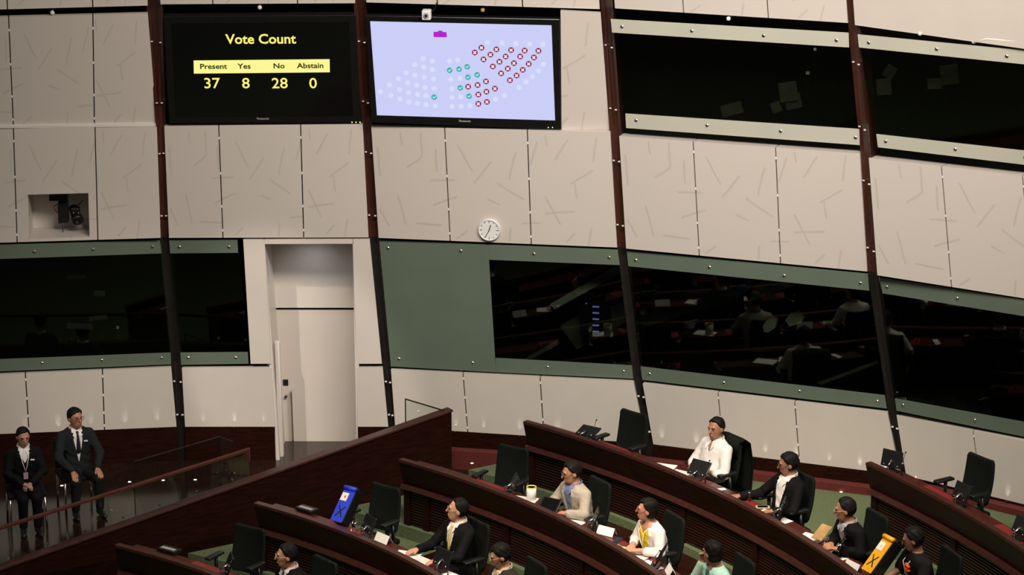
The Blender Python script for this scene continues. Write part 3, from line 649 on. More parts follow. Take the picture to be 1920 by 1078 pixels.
def glass_screen(name, label, pts, zt, zb, m='mullion_dark', posts=()):
    g = empty(name); tag(g, label, 'glass screen')
    for i in range(len(pts)-1):
        p, q = pts[i], pts[i+1]; d = (q-p); d.z = 0; d.normalize(); w = Vector((-d.y, d.x, 0))*.006
        lo = Vector((0, 0, zb)); a = Vector((p.x, p.y, zb)); c = Vector((q.x, q.y, zb))
        mb = MB(); mb.prism([p-w, q-w, c-w, a-w], [p+w, q+w, c+w, a+w]); mb.build('glass_panel', 'glass_clear', g)
        mb = MB(); mb.tube([p, q], .009, 6); mb.build('top_trim', m, g)
    for p in pts: 
        mb = MB(); mb.tube([p, Vector((p.x, p.y, zb))], .008, 6); mb.build('corner_post', m, g)
glass_screen('glass_screen', 'low clear glass screen at the upper end of the partition', [at_z(833, 770, 1.04), at_z(760, 748, 1.04)], 1.04, 0)
glass_screen('stair_balustrade', 'faint glass balustrade on the wooden floor before the door', [at_z(250, 866, .85), at_z(411, 819, .85), at_z(437, 829, .85)], .85, 0, 'mullion_dark')

# ------------------------------------------------------------------ curved bench desks
def sweep(mb, prof, a0, a1, n):
    k = len(prof); vs = []; fs = []
    for i in range(n+1):
        a = a0+(a1-a0)*i/n; vs += [pol(r, a, z) for r, z in prof]
    for i in range(n):
        for t in range(k):
            b_, c = i*k+t, i*k+(t+1) % k; fs.append((b_, c, c+k, b_+k))
    fs += [tuple(range(k-1, -1, -1)), tuple(range(n*k, n*k+k))]
    return mb.add(vs, fs)
ROWA = {1: (30.42, 4), 2: (48.07, 6), 3: (50.58, 8), 4: (54.3, 8), 5: (59.5, 10)}
SEATS = {1: [26.1, 20.6], 2: [42.8, 36.4, 30.0, 23.9, 18.4], 3: [43.9, 37.1, 29.7, 22.2], 4: [46.5, 37.8, 29.3], 5: [49.7, 40.7]}
ROWLAB = {1: 'curved mahogany bench desk of the top row below the right booth window', 2: 'curved mahogany bench desk in front of the white shirted man',
 3: 'curved mahogany bench desk where the grey jacket man and the woman in white lean', 4: 'curved mahogany bench desk holding the blue carrier', 5: 'lowest curved mahogany bench desk by the foot of the partition'}
for k in range(1, 6):
    R, f = RR[k], FL[k]; a0, a1 = ROWA[k]; n = 64
    d = empty('bench_desk'); tag(d, ROWLAB[k], 'desk', 'curved bench desks')
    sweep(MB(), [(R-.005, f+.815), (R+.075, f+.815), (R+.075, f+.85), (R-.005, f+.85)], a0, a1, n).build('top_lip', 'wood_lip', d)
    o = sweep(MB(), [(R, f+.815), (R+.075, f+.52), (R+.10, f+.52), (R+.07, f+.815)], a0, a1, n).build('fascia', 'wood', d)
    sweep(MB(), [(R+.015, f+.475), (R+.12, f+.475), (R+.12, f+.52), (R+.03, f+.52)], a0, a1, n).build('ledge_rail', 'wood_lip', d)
    sweep(MB(), [(R+.105, f-.16), (R+.125, f-.16), (R+.125, f+.475), (R+.105, f+.475)], a0, a1, n).build('back_board', 'wood', d)
    sl_ = MB(); z = f-.13
    while z < f+.45:
        sweep(sl_, [(R+.083, z), (R+.105, z), (R+.105, z+.022), (R+.083, z+.016)], a0-.3, a1, 40); z += .036
    o = sl_.build('slat_lattice', 'wood_slat', d); o['kind'] = 'stuff'
    sp = math.degrees(1.37/R); a = a0-.2; first = True
    ph = {1: 24.0, 2: 41.9, 3: 41.2, 4: 42.6, 5: 45}[k]
    posts = [a0-.35]+[ph-i*sp for i in range(-1, 9) if a1 < ph-i*sp < a0-2]
    for a in posts:
        hw = math.degrees(.045/R); sweep(MB(), [(R+.06, f-.16), (R+.115, f-.16), (R+.115, f+.475), (R+.06, f+.475)], a+hw, a-hw, 2).build('post', 'wood', d)
    sweep(MB(), [(R+.07, f+.69), (R+.38, f+.69), (R+.38, f+.73), (R+.07, f+.73)], a0, a1, n).build('desktop', 'desk_wood', d)
    if k > 1: sweep(MB(), [(R-.42, f-.16), (R+.105, f-.16), (R+.105, f-.10), (R-.42, f-.10)], a0-math.degrees(.75/R), a1, n).build('shade_strip', 'wood', d)  # added dark strip over the carpet, stands in for shade between the rows
    for a in SEATS[k]:
        hw = math.degrees(.36/R); sweep(MB(), [(R+.12, f+.728), (R+.36, f+.728), (R+.36, f+.735), (R+.12, f+.735)], a+hw, a-hw, 10).build('leather_inlay', 'leather_red', d)
    sweep(MB(), [(R+.10, f), (R+.34, f), (R+.37, f+.69), (R+.12, f+.69)], a0, a0-math.degrees(.04/R), 1).build('end_panel', 'wood', d)

# ------------------------------------------------------------------ office chairs
def copy_tree(o, parent=None):
    c = o.copy(); COL.objects.link(c); c.parent = parent
    for ch in o.children: copy_tree(ch, c)
    return c
def make_chair():
    ch = empty('office_chair')
    nx, nz = 10, 12; vs = []; fs = []; th = .045
    for side in (0, 1):
        for j in range(nz+1):
            v = j/nz; z = .55+.52*v; half = .235-.022*(v**2)-.02*(1-v)**3
            rc = 1-.10*max(0, (v-.9)/.1)**2-.10*max(0, (.08-v)/.08)**2
            for i in range(nx+1):
                u = -1+2*i/nx
                y = .17+.085*v+.02*math.sin(v*3)-.03*u*u+(th if side else 0)
                vs.append((u*half*rc, y, z+.02*u*u*(1 if v > .9 else 0)))
    m_ = (nx+1)*(nz+1)
    for j in range(nz):
        for i in range(nx):
            a = j*(nx+1)+i; fs.append((a, a+1, a+nx+2, a+nx+1)); fs.append((m_+a, m_+a+nx+1, m_+a+nx+2, m_+a+1))
    for i in range(nx): fs.append((i+1, i, m_+i, m_+i+1)); a = nz*(nx+1)+i; fs.append((a, a+1, m_+a+1, m_+a))
    for j in range(nz): a = j*(nx+1); fs.append((a, a+nx+1, m_+a+nx+1, m_+a)); a += nx; fs.append((a+nx+1, a, m_+a, m_+a+nx+1))
    mb = MB(); mb.add(vs, fs); bevel(mb.build('backrest', 'chair_fabric', ch, True), .018, 3)
    mb = MB(); mb.box((0, -.02, .455), (.49, .48, .07)); bevel(mb.build('seat', 'chair_fabric', ch, True), .03, 3)
    mb = MB(); mb.tube([(0, .1, .42), (0, .26, .45), (0, .27, .62), (0, .265, .80)], [.03, .03, .028, .02], 8); mb.build('back_support', 'black_plastic', ch, True)
    for s in (-1, 1):
        mb = MB(); mb.tube([(s*.2, .02, .43), (s*.29, .02, .45), (s*.305, .01, .58), (s*.30, 0, .745)], [.022, .022, .02, .022], 8); sp = mb.build('arm_support', 'black_plastic', ch, True)
        mb = MB(); mb.box((s*.295, -.03, .763), (.085, .27, .035)); bevel(mb.build('armrest', 'black_plastic', ch, True), .016, 3)
    mb = MB(); mb.lathe([(.05, .09), (.05, .2), (.03, .21), (.03, .42), (.09, .43)], 14); mb.build('gas_column', 'chrome', ch, True)
    for i in range(5):
        a = 2*math.pi*i/5+.3; d = Vector((math.cos(a), math.sin(a), 0))
        mb = MB(); mb.tube([d*.03+Vector((0, 0, .12)), d*.29+Vector((0, 0, .075))], [.028, .017], 8); mb.build('base_leg', 'chrome', ch, True)
        mb = MB(); mb.lathe([(.03, -.02), (.03, .02)], 12, Matrix.Rotation(math.pi/2, 3, Vector((d.x, d.y, 0))), d*.29+Vector((0, 0, .0305))); mb.build('caster', 'black_plastic', ch)
    return ch
CHAIR = make_chair(); CHAIR_USED = False
def yaw_to(p, tx, ty): return math.atan2(tx-p.x, -(ty-p.y))
def place_chair(k, ang, label, dr=.74, turn=0):
    global CHAIR_USED
    o = CHAIR if not CHAIR_USED else copy_tree(CHAIR); CHAIR_USED = True
    p = pol(RR[k]+dr, ang, FL[k]); o.location = p; o.rotation_euler = (0, 0, yaw_to(p, CX, CY)+math.radians(turn)); tag(o, label, 'chair', 'office chairs at the benches'); return o
place_chair(1, 26.4, 'empty black high-backed chair standing against the lower right wall panels', 0.62, 6)
place_chair(1, 20.4, 'black office chair at the top bench, mostly hidden by a desk console', 0.62)
place_chair(2, 42.6, 'empty black office chair below the wall clock, at the end of its bench', 0.47, 4)
place_chair(2, 36.3, 'black office chair the white shirted man sits in', 0.66)
place_chair(2, 30.0, 'black office chair of the man in the open dark suit behind a phone', 0.58)
place_chair(2, 23.7, 'black office chair of the man reading a brown booklet', 0.58)
place_chair(2, 18.2, 'black office chair of the person in the black shirt', 0.74)
place_chair(3, 44.3, 'empty black office chair between the partition and the grey jacket man', 0.54, 12)
place_chair(3, 36.9, 'black office chair of the man in the grey jacket', 0.52, -6)
place_chair(3, 29.9, 'black office chair of the woman in the white jacket', 0.54, -4)
place_chair(3, 22.5, 'black office chair of the woman in mint green', 0.55)
place_chair(4, 46.6, 'empty black office chair beside the blue carrier', 0.7, 6)
place_chair(4, 37.4, 'black office chair of the man with the yellow tie', 0.72)
place_chair(4, 29.2, 'black office chair of the man with bowed head and glasses', 0.58)
place_chair(5, 49.7, 'empty black office chair at the lowest bench', 0.62, 8)
place_chair(5, 40.2, 'black office chair of the dark suited man at the lowest bench', 0.56)

p = pol(RR[2]+.66, 36.3, FL[2]); o = empty('draped_jacket', p, yaw_to(p, CX, CY)); tag(o, 'black suit jacket hung over the chair of the white shirted man', 'jacket')
mb = MB(); vs = []; fs = []
for i, (y, z, w) in enumerate(((.21, .92, .20), (.235, 1.09, .23), (.30, 1.105, .24), (.345, 1.06, .25), (.36, .80, .27), (.365, .50, .28), (.36, .40, .28), (.385, .40, .28), (.395, .80, .275), (.375, 1.08, .255), (.30, 1.13, .245), (.215, 1.11, .235), (.19, .92, .20))):
    for t in range(7): u = -1+t/3; vs.append((u*w, y+.012*math.sin(u*7+z*9), z-.02*abs(u)))
for i in range(13):
    for t in range(6): a_ = i*7+t; b_ = ((i+1) % 13)*7+t; fs.append((a_, a_+1, b_+1, b_))
mb.add(vs, fs); mb.build('jacket_cloth', 'chair_fabric', o, True)
# ------------------------------------------------------------------ things on the desks
def desk_pt(k, x, y, rmin=.12, rmax=.33, dz=.736):
    p = at_z(x, y, FL[k]+dz); v = Vector((p.x-CX, p.y-CY, 0)); r = min(max(v.length, RR[k]+rmin), RR[k]+rmax)
    a = math.degrees(math.atan2(v.y, v.x)); return pol(r, a, FL[k]+dz), a
def console(k, x, y, label, turn=0, tilt=28):
    p, a = desk_pt(k, x, y, .15, .24)
    o = empty('desk_console', p, math.radians(a-90+180)+math.radians(turn)); tag(o, label, 'console', 'desk consoles')   # local -y faces the member
    o.rotation_euler = (0, 0, math.radians(a)+math.pi/2+math.radians(turn))
    mb = MB(); mb.box((0, 0, .009), (.16, .11, .018)); bevel(mb.build('foot', 'black_plastic', o), .005)
    mt = Matrix.Rotation(math.radians(tilt), 3, 'X')
    mb = MB(); mb.box(mt @ Vector((0, 0, .135))+Vector((0, -.01, .02)), (.27, .018, .20), mt); sc_ = bevel(mb.build('screen_housing', 'black_plastic', o), .006)
    mb = MB(); mb.box(mt @ Vector((0, -.0095, .135))+Vector((0, -.01, .02)), (.245, .002, .17), mt); mb.build('display', 'tv_screen', o)
    mb = MB(); mb.tube([(0, .02, .015), (0, .035, .08), mt @ Vector((0, .01, .12))+Vector((0, -.01, .02))], .013, 8); mb.build('hinge_arm', 'chrome', o, True)
    for sx in (-.09, .09): mb = MB(); mb.ellipsoid(mt @ Vector((sx, .013, .06))+Vector((0, -.01, .02)), (.008, .008, .008), nu=8, nv=6); mb.build('chrome_stud', 'chrome', o, True)
    mb = MB(); mb.tube([(-.16, .0, 0), (-.165, .01, .05), (-.16, -.02, .16), (-.15, -.08, .24)], [.012, .004, .004, .004], 6); mb.ellipsoid((-.149, -.09, .25), (.008, .018, .010), nu=8, nv=6); mb.build('gooseneck_microphone', 'black_plastic', o, True)
    return o
console(1, 1668, 885, 'dark folding desk console before the wall mullion at the top bench end', 20, 14)
console(1, 1822, 942, 'dark folding desk console next to the empty high-backed chair', 0, 20)
console(1, 1915, 1010, 'dark folding desk console beyond the red leather pad of the top bench', 0, 20)
console(2, 1095, 822, 'low folded console on the bench end below the wall panels', 10, 70)
console(2, 1330, 893, 'dark folding desk console in front of the white shirted man', 14, 40)
console(2, 1463, 972, 'dark folding desk console next to the gold-edged phone', -38, 22)
console(2, 1577, 1040, 'dark folding desk console beside the water glass of the reading man', -35, 18)
console(3, 965, 922, 'dark folding desk console before the empty chair near the green carpet', -35, 30)
console(3, 1117, 990, 'dark folding desk console beside the big white sheet', -35, 24)
console(3, 1232, 1062, 'dark folding desk console by the stapled papers of the woman in white', -45, 22)
console(4, 705, 1000, 'dark folding desk console next to the blue carrier', -15, 24)
console(4, 838, 1068, 'dark folding desk console before the man with the yellow tie', 5, 20)
console(5, 425, 1078, 'dark folding desk console on the lowest bench', -35, 24)

def paper(k, x, y, w, h, rot, label, m='paper', th=.003, curl=0, name='paper_sheet', lines=False):
    p, a = desk_pt(k, x, y, .19, .26); w, h = (.29, .20) if h > .27 else (w, min(h, .2)); o = empty(name, p, math.radians(a)+math.pi/2+math.radians(rot)); tag(o, label, 'paper')
    mb = MB(); n = 6; vs = []; fs = []
    for lay in (0, 1):
        for i in range(n+1):
            t = i/n-.5; z = th*lay+curl*(4*t*t)*.5
            vs += [(-w/2, t*h, z), (w/2, t*h, z)]
    q = 2*(n+1)
    for i in range(n):
        a_ = 2*i; fs += [(q+a_, q+a_+1, q+a_+3, q+a_+2), (a_, a_+2, a_+3, a_+1), (a_, q+a_, q+a_+2, a_+2), (a_+1, a_+3, q+a_+3, q+a_+1)]
    fs += [(0, 1, q+1, q), (2*n, q+2*n, q+2*n+1, 2*n+1)]
    mb.add(vs, fs); mb.build('sheet', m, o)
    if lines:
        for i in range(7): mb = MB(); mb.box((0, -h*.36+i*h*.11, th+.0006+curl*.5*4*(-.36+i*.11)**2), (w*.78, h*.028, .0008)); mb.build('printed_line', 'print_grey', o)
    return o
def tent(k, x, y, rot, label):
    p, a = desk_pt(k, x, y, .12, .32); o = empty('tent_card', p, math.radians(a)+math.pi/2+math.radians(rot)); tag(o, label, 'name card')
    mb = MB(); w = .11
    for s in (-1, 1): mb.prism([(-w, s*.05, 0), (w, s*.05, 0), (w, 0, .09), (-w, 0, .09)], [(-w, s*.048, 0), (w, s*.048, 0), (w, 0, .087), (-w, 0, .087)])
    mb.build('folded_card', 'paper', o)
paper(2, 1248, 874, .21, .30, 30, 'white sheet on the bench left of the white shirted man, nearest the empty chair', curl=.004)
paper(2, 1283, 888, .21, .30, 20, 'white sheet lying next to the console of the white shirted man', curl=.006)
paper(2, 1355, 916, .07, .18, -20, 'narrow white slip on the bench between the two topmost members', name='paper_slip')
paper(2, 1433, 958, .06, .14, 20, 'narrow white slip beside the gold-edged phone', name='paper_slip')
paper(2, 1487, 974, .14, .20, 10, 'small white sheet behind the console of the man in the open suit')
paper(2, 1528, 1008, .21, .30, 25, 'open white booklet under the hands of the reading man', curl=.012, lines=True, name='booklet')
paper(2, 1598, 1036, .21, .29, 15, 'printed sheet with a dark panel on the bench past the water glass', lines=True)
tent(2, 1600, 1068, 10, 'white folded card next to the orange carrier')
paper(3, 985, 937, .21, .30, 30, 'white sheet before the arm of the grey jacket man', curl=.004)
paper(3, 1003, 934, .16, .22, -10, 'small white sheet with an orange corner beside the white cup', curl=.01)
paper(3, 1075, 977, .34, .30, 20, 'big white sheet on the bench in front of the grey jacket man', curl=.004)
tent(3, 1139, 1001, 20, 'small white folded card between the grey jacket man and the woman in white')
paper(3, 1160, 1026, .16, .11, 15, 'green card under the hands of the woman in white', 'green_card', name='green_card')
paper(3, 1200, 1040, .26, .30, 25, 'stapled white document in front of the woman in white', th=.012, lines=True, name='document')
paper(3, 1213, 1062, .24, .34, 5, 'pale blue-white sheet under the stapled document')
tent(3, 1258, 1076, -20, 'white folded card with an orange mark before the woman in mint')
tent(4, 722, 1014, 0, 'white folded card on the bench next to the console by the blue carrier')
paper(4, 775, 1037, .24, .30, 30, 'blank white sheet in front of the man with the yellow tie', curl=.004)
paper(4, 795, 1050, .22, .30, 5, 'printed white sheet with a picture before the man with the yellow tie', lines=True)
paper(4, 868, 1076, .22, .30, 10, 'white sheet on the bench beside the man with bowed head')

def carrier(k, x, y, rot, face, label):
    p, a = desk_pt(k, x, y, .20, .26); o = empty('document_carrier', p, math.radians(a)+math.pi/2+math.radians(rot)); tag(o, label, 'document carrier')
    tl = Matrix.Rotation(math.radians(42), 3, 'X'); T = lambda x_, y_, z_: tl @ Vector((x_, y_, z_))+Vector((0, 0, .05))
    mb = MB(); mb.box(T(0, .03, .20), (.17, .15, .42), tl); bevel(mb.build('case', 'black_plastic', o), .01)
    mb = MB(); mb.box(T(0, .114, .19), (.165, .006, .42), tl); mb.build('front_board', face, o)
    mb = MB(); mb.tube([T(-.083, .118, .40), T(.083, .118, .40)], .028, 10); mb.build('rolled_top', face, o, True)
    mb = MB(); mb.box(T(.03, .119, .29), (.09, .003, .10), tl); lb = mb.build('label_card', 'paper', o)
    mb = MB(); mb.box(T(.02, .121, .29), (.02, .002, .03), tl); mb.build('label_print', 'red_print' if face == 'blue_card' else 'green_card', lb)
    for s in (-1, 1): mb = MB(); mb.box(T(0, .119, .11), (.012, .004, .16), tl @ Matrix.Rotation(s*.6, 3, 'Y')); mb.build('cross_strap', 'black_plastic', o)
    mb = MB(); mb.box(T(0, 0, .42), (.16, .12, .04), tl); mb.build('handle_flap', 'black_plastic', o)
carrier(4, 640, 990, 8, 'blue_card', 'blue fronted black carrier with white label and dark cross')
carrier(2, 1645, 1085, 8, 'orange_card', 'orange fronted black carrier with a white label before the black-shirted person')

def tumbler(k, x, y, label):
    p, a = desk_pt(k, x, y); o = empty('water_glass', p); tag(o, label, 'glass')
    mb = MB(); mb.lathe([(.028, 0), (.034, .115), (.0315, .115), (.026, .008), (0, .008)], 16); mb.build('tumbler', 'glass_clear', o, True)
    mb = MB(); mb.lathe([(.0255, .009), (.029, .07), (0, .07)], 16); mb.build('water', 'glass_water', o, True)
tumbler(2, 1408, 938, 'clear water glass beside the arm of the man in the open suit')
tumbler(2, 1546, 1024, 'clear water glass next to the hands of the reading man')
o = empty('paper_cup', desk_pt(3, 1021, 930, .22, .32)[0]); tag(o, 'white cylindrical cup with a yellow rim at the elbow of the grey jacket man', 'cup')
mb = MB(); mb.lathe([(.055, 0), (.058, .16), (.053, .16), (.05, .01), (0, .01)], 20); mb.build('cup_wall', 'paper', o, True)
mb = MB(); mb.lathe([(.0585, .155), (.060, .165), (.052, .165), (.052, .155)], 20); mb.build('cup_rim', 'yellow_rim', o, True)
p, a = desk_pt(2, 1441, 949); o = empty('mobile_phone', p, math.radians(a)+math.radians(60)); tag(o, 'flat phone with a gold edge lying on the bench', 'phone')
mb = MB(); mb.box((0, 0, .005), (.085, .16, .010)); bevel(mb.build('phone_case', 'phone_gold', o), .004)
mb = MB(); mb.box((0, 0, .0105), (.06, .115, .002)); mb.build('phone_screen', 'tv_screen', o)
p, a = desk_pt(4, 578, 957, .2, .4); o = empty('desk_organiser', p, math.radians(a)+math.pi/2); tag(o, 'small dark flat box on the bench left of the blue carrier', 'box')
mb = MB(); mb.box((0, 0, .02), (.26, .14, .04)); bevel(mb.build('box_body', 'black_plastic', o), .008)
mb = MB(); mb.box((0, .02, .043), (.20, .05, .008)); mb.build('box_lid', 'print_grey', o)
p, a = desk_pt(5, 318, 1034, .2, .4); o = empty('desk_organiser', p, math.radians(a)+math.pi/2); tag(o, 'small dark flat box on the lowest bench', 'box')
mb = MB(); mb.box((0, 0, .02), (.26, .14, .04)); bevel(mb.build('box_body', 'black_plastic', o), .008)
mb = MB(); mb.box((0, .02, .043), (.20, .05, .008)); mb.build('box_lid', 'print_grey', o)
p, a = desk_pt(4, 683, 990, .14, .3); o = empty('bell_frame', p, math.radians(a)); tag(o, 'small chrome wire stand beside the blue carrier', 'stand')
mb = MB(); mb.tube([(-.06, 0, .004), (-.03, 0, .13), (.03, 0, .13), (.06, 0, .004), (-.06, 0, .004)], .006, 6); mb.build('wire_frame', 'chrome', o, True)
mb = MB(); mb.ellipsoid((0, 0, .09), (.02, .02, .02)); mb.build('wire_head', 'chrome', o, True)

# attendants' chairs and floor lights
def guard_chair(p, rz, label):
    o = empty('visitor_chair', p, rz); tag(o, label, 'chair')
    mb = MB(); mb.box((0, 0, .44), (.46, .44, .05)); bevel(mb.build('seat', 'chair_fabric', o), .015)
    mb = MB(); mb.box((0, .23, .68), (.44, .035, .40), Matrix.Rotation(-.12, 3, 'X')); bevel(mb.build('backrest', 'chair_fabric', o), .012)
    for sx in (-1, 1):
        for sy in (-1, 1): mb = MB(); mb.tube([(sx*.205, sy*.19, .43), (sx*.215, sy*.20, 0)], .014, 8); mb.build('leg', 'steel', o, True)
LEDM = None
def led(p, label):
    o = empty('floor_light', p); tag(o, label, 'floor light', 'floor lights')
    mb = MB(); mb.lathe([(.028, 0), (.028, .004), (.02, .006), (.02, .004)], 14); mb.build('bezel', 'steel', o)
    mb = MB(); mb.lathe([(.018, .003), (.018, .006), (0, .008)], 12); mb.build('lens', 'led_white', o)
for x, y, t in ((116, 911, 'beside the chair of the charcoal attendant'), (243, 904, 'next to the charcoal attendant'), (306, 901, 'midway along the glass balustrade'), (366, 900, 'before the post of the glass balustrade')): led(at_z(x, y, 0), 'tiny bright light in the wooden floor '+t)
for x, y, t in ((885, 869, 'by the upper end of the partition'), (1398, 899, 'behind the white shirted man'), (1518, 916, 'behind the man in the open suit'), (1577, 923, 'next to the end of the top bench')):
    led(at_z(x, y, FL[2]+.001), 'tiny bright light at the carpet edge '+t)
# small uplighters on the ledge of the base: they make the bright flecks on the glossy lower panels
for b, xs in ((0, (-12, 48, 110, 172, 235, 295)), (1, (382, 440, 495)), (2, (800, 855, 907, 975, 1045, 1117, 1180)), (3, (1240, 1305, 1373, 1435, 1494, 1555, 1612, 1660)), (4, (1720, 1770, 1830, 1890, 1950))):
    n = PLANE[b, -1][1]
    for x in xs:
        p = wp(b, -1, x, Ly(0, b, x), 0)-n*.05+Vector((0, 0, .004))
        ul = empty('uplighter', p); tag(ul, 'tiny dark uplighter at the foot of the glossy wall panels', 'uplight', 'uplighters along the wall base')
        pw = p; p = Vector((0, 0, 0)); mb = MB(); mb.lathe([(.008, -.010), (.008, .004), (.006, .006), (0, .005)], 10, None, p); mb.box(p+n*.025-Vector((0, 0, .008)), (.010, .05, .005), n.to_track_quat('Y', 'Z').to_matrix()); mb.build('lamp_head', 'mullion_dark', ul); p = pw
        L = lamp('uplight_beam', 'SPOT', p+Vector((0, 0, .012)), p+Vector((0, 0, .13))+n*.05, UP_E*random.uniform(.5, 1.3), (1, .95, .85), spot_size=.6, spot_blend=1, shadow_soft_size=.006)
# ------------------------------------------------------------------ people: smooth implicit bodies meshed with surface nets
def cap(P, a, b, ra, rb):
    a = np.asarray(a, float); b = np.asarray(b, float); pa = P-a; ba = b-a
    h = np.clip(pa @ ba/max(1e-9, ba @ ba), 0, 1); return np.linalg.norm(pa-h[:, None]*ba, axis=1)-(ra+(rb-ra)*h)
def smin(a, b, k): h = np.clip(.5+.5*(b-a)/k, 0, 1); return b*(1-h)+a*h-k*h*(1-h)
def ell(P, c, r): q = P-np.asarray(c, float); r = np.asarray(r, float); k0 = np.linalg.norm(q/r, axis=1); k1 = np.linalg.norm(q/(r*r), axis=1); return k0*(k0-1)/np.maximum(k1, 1e-9)
def sdf_mesh(name, fn, lo, hi, h, blk=8):
    lo = np.asarray(lo, float); hi = np.asarray(hi, float); n = (np.ceil((hi-lo)/h/blk).astype(int)+1)*blk
    V = np.full(n, 1e3); nb = n//blk
    gi = np.stack(np.meshgrid(*[np.arange(q) for q in nb], indexing='ij'), -1).reshape(-1, 3)
    cen = lo+(gi*blk+blk/2)*h; dc = fn(cen); act = gi[np.abs(dc) < blk*h*1.35]
    sgn = gi[dc <= -blk*h*1.35]
    for g in sgn: V[g[0]*blk:(g[0]+1)*blk, g[1]*blk:(g[1]+1)*blk, g[2]*blk:(g[2]+1)*blk] = -1e3
    loc = np.stack(np.meshgrid(*[np.arange(blk)]*3, indexing='ij'), -1).reshape(-1, 3)
    idx = (act[:, None, :]*blk+loc[None]).reshape(-1, 3); V[idx[:, 0], idx[:, 1], idx[:, 2]] = fn(lo+idx*h)
    ins = V < 0; nx, ny, nz = n
    sl = lambda d, A: A[d[0]:nx-1+d[0], d[1]:ny-1+d[1], d[2]:nz-1+d[2]]
    cor = [(i, j, k) for i in (0, 1) for j in (0, 1) for k in (0, 1)]
    cnt = sum(sl(c, ins).astype(np.int8) for c in cor); cell = (cnt > 0) & (cnt < 8)
    ci = np.argwhere(cell); vid = -np.ones(cell.shape, int); vid[cell] = np.arange(len(ci))
    val = {c: V[ci[:, 0]+c[0], ci[:, 1]+c[1], ci[:, 2]+c[2]] for c in cor}
    acc = np.zeros((len(ci), 3)); num = np.zeros(len(ci))
    for c in cor:
        for ax in range(3):
            if c[ax]: continue
            d = list(c); d[ax] = 1; d = tuple(d); a, b = val[c], val[d]; m = (a < 0) != (b < 0)
            t = np.where(m, a/np.where(a == b, 1, a-b), 0); t = np.clip(t, 0, 1)
            p = np.tile(np.asarray(c, float), (len(ci), 1)); p[:, ax] += t; acc += np.where(m[:, None], p, 0); num += m
    pos = lo+(ci+acc/num[:, None])*h
    F = []
    for ax in range(3):
        o1, o2 = [(1, 2), (2, 0), (0, 1)][ax]; s0 = [slice(1, -1)]*3; s1 = [slice(1, -1)]*3
        s0[ax] = slice(0, n[ax]-1); s1[ax] = slice(1, n[ax]); A = ins[tuple(s0)]; B = ins[tuple(s1)]; e = np.argwhere(A != B)
        flip = A[e[:, 0], e[:, 1], e[:, 2]]; e = e.copy(); e[:, o1] += 1; e[:, o2] += 1; q = []
        for da, db in ((-1, -1), (0, -1), (0, 0), (-1, 0)):
            f = e.copy(); f[:, o1] += da; f[:, o2] += db; q.append(vid[f[:, 0], f[:, 1], f[:, 2]])
        q = np.stack(q, 1); q = np.where(flip[:, None], q, q[:, ::-1]); F.append(q)
    F = np.concatenate(F); F = F[(F >= 0).all(1)]
    me = bpy.data.meshes.new(name); me.vertices.add(len(pos)); me.vertices.foreach_set('co', pos.ravel()); me.loops.add(len(F)*4); me.loops.foreach_set('vertex_index', F.ravel())
    me.polygons.add(len(F)); me.polygons.foreach_set('loop_start', np.arange(0, len(F)*4, 4)); me.polygons.foreach_set('loop_total', np.full(len(F), 4))
    me.polygons.foreach_set('use_smooth', np.ones(len(F), bool)); me.update(calc_edges=True); me.validate(); return me
ZS = [.42, .52, .62, .75, .88, .98, 1.04, 1.08, 1.12]
WM = [.165, .175, .160, .155, .172, .185, .172, .115, .06]; DM = [.125, .125, .115, .112, .120, .112, .095, .075, .055]
WF = [.165, .175, .145, .135, .150, .160, .150, .10, .05]; DF = [.12, .12, .10, .10, .118, .105, .088, .068, .05]
def fabric(name, col, rough=.8, noise=.08): 
    if name not in M: mat(name, col, rough, noise=noise, nscale=25, bump=.15, spec=.5 if rough < .52 else .12)
    return name
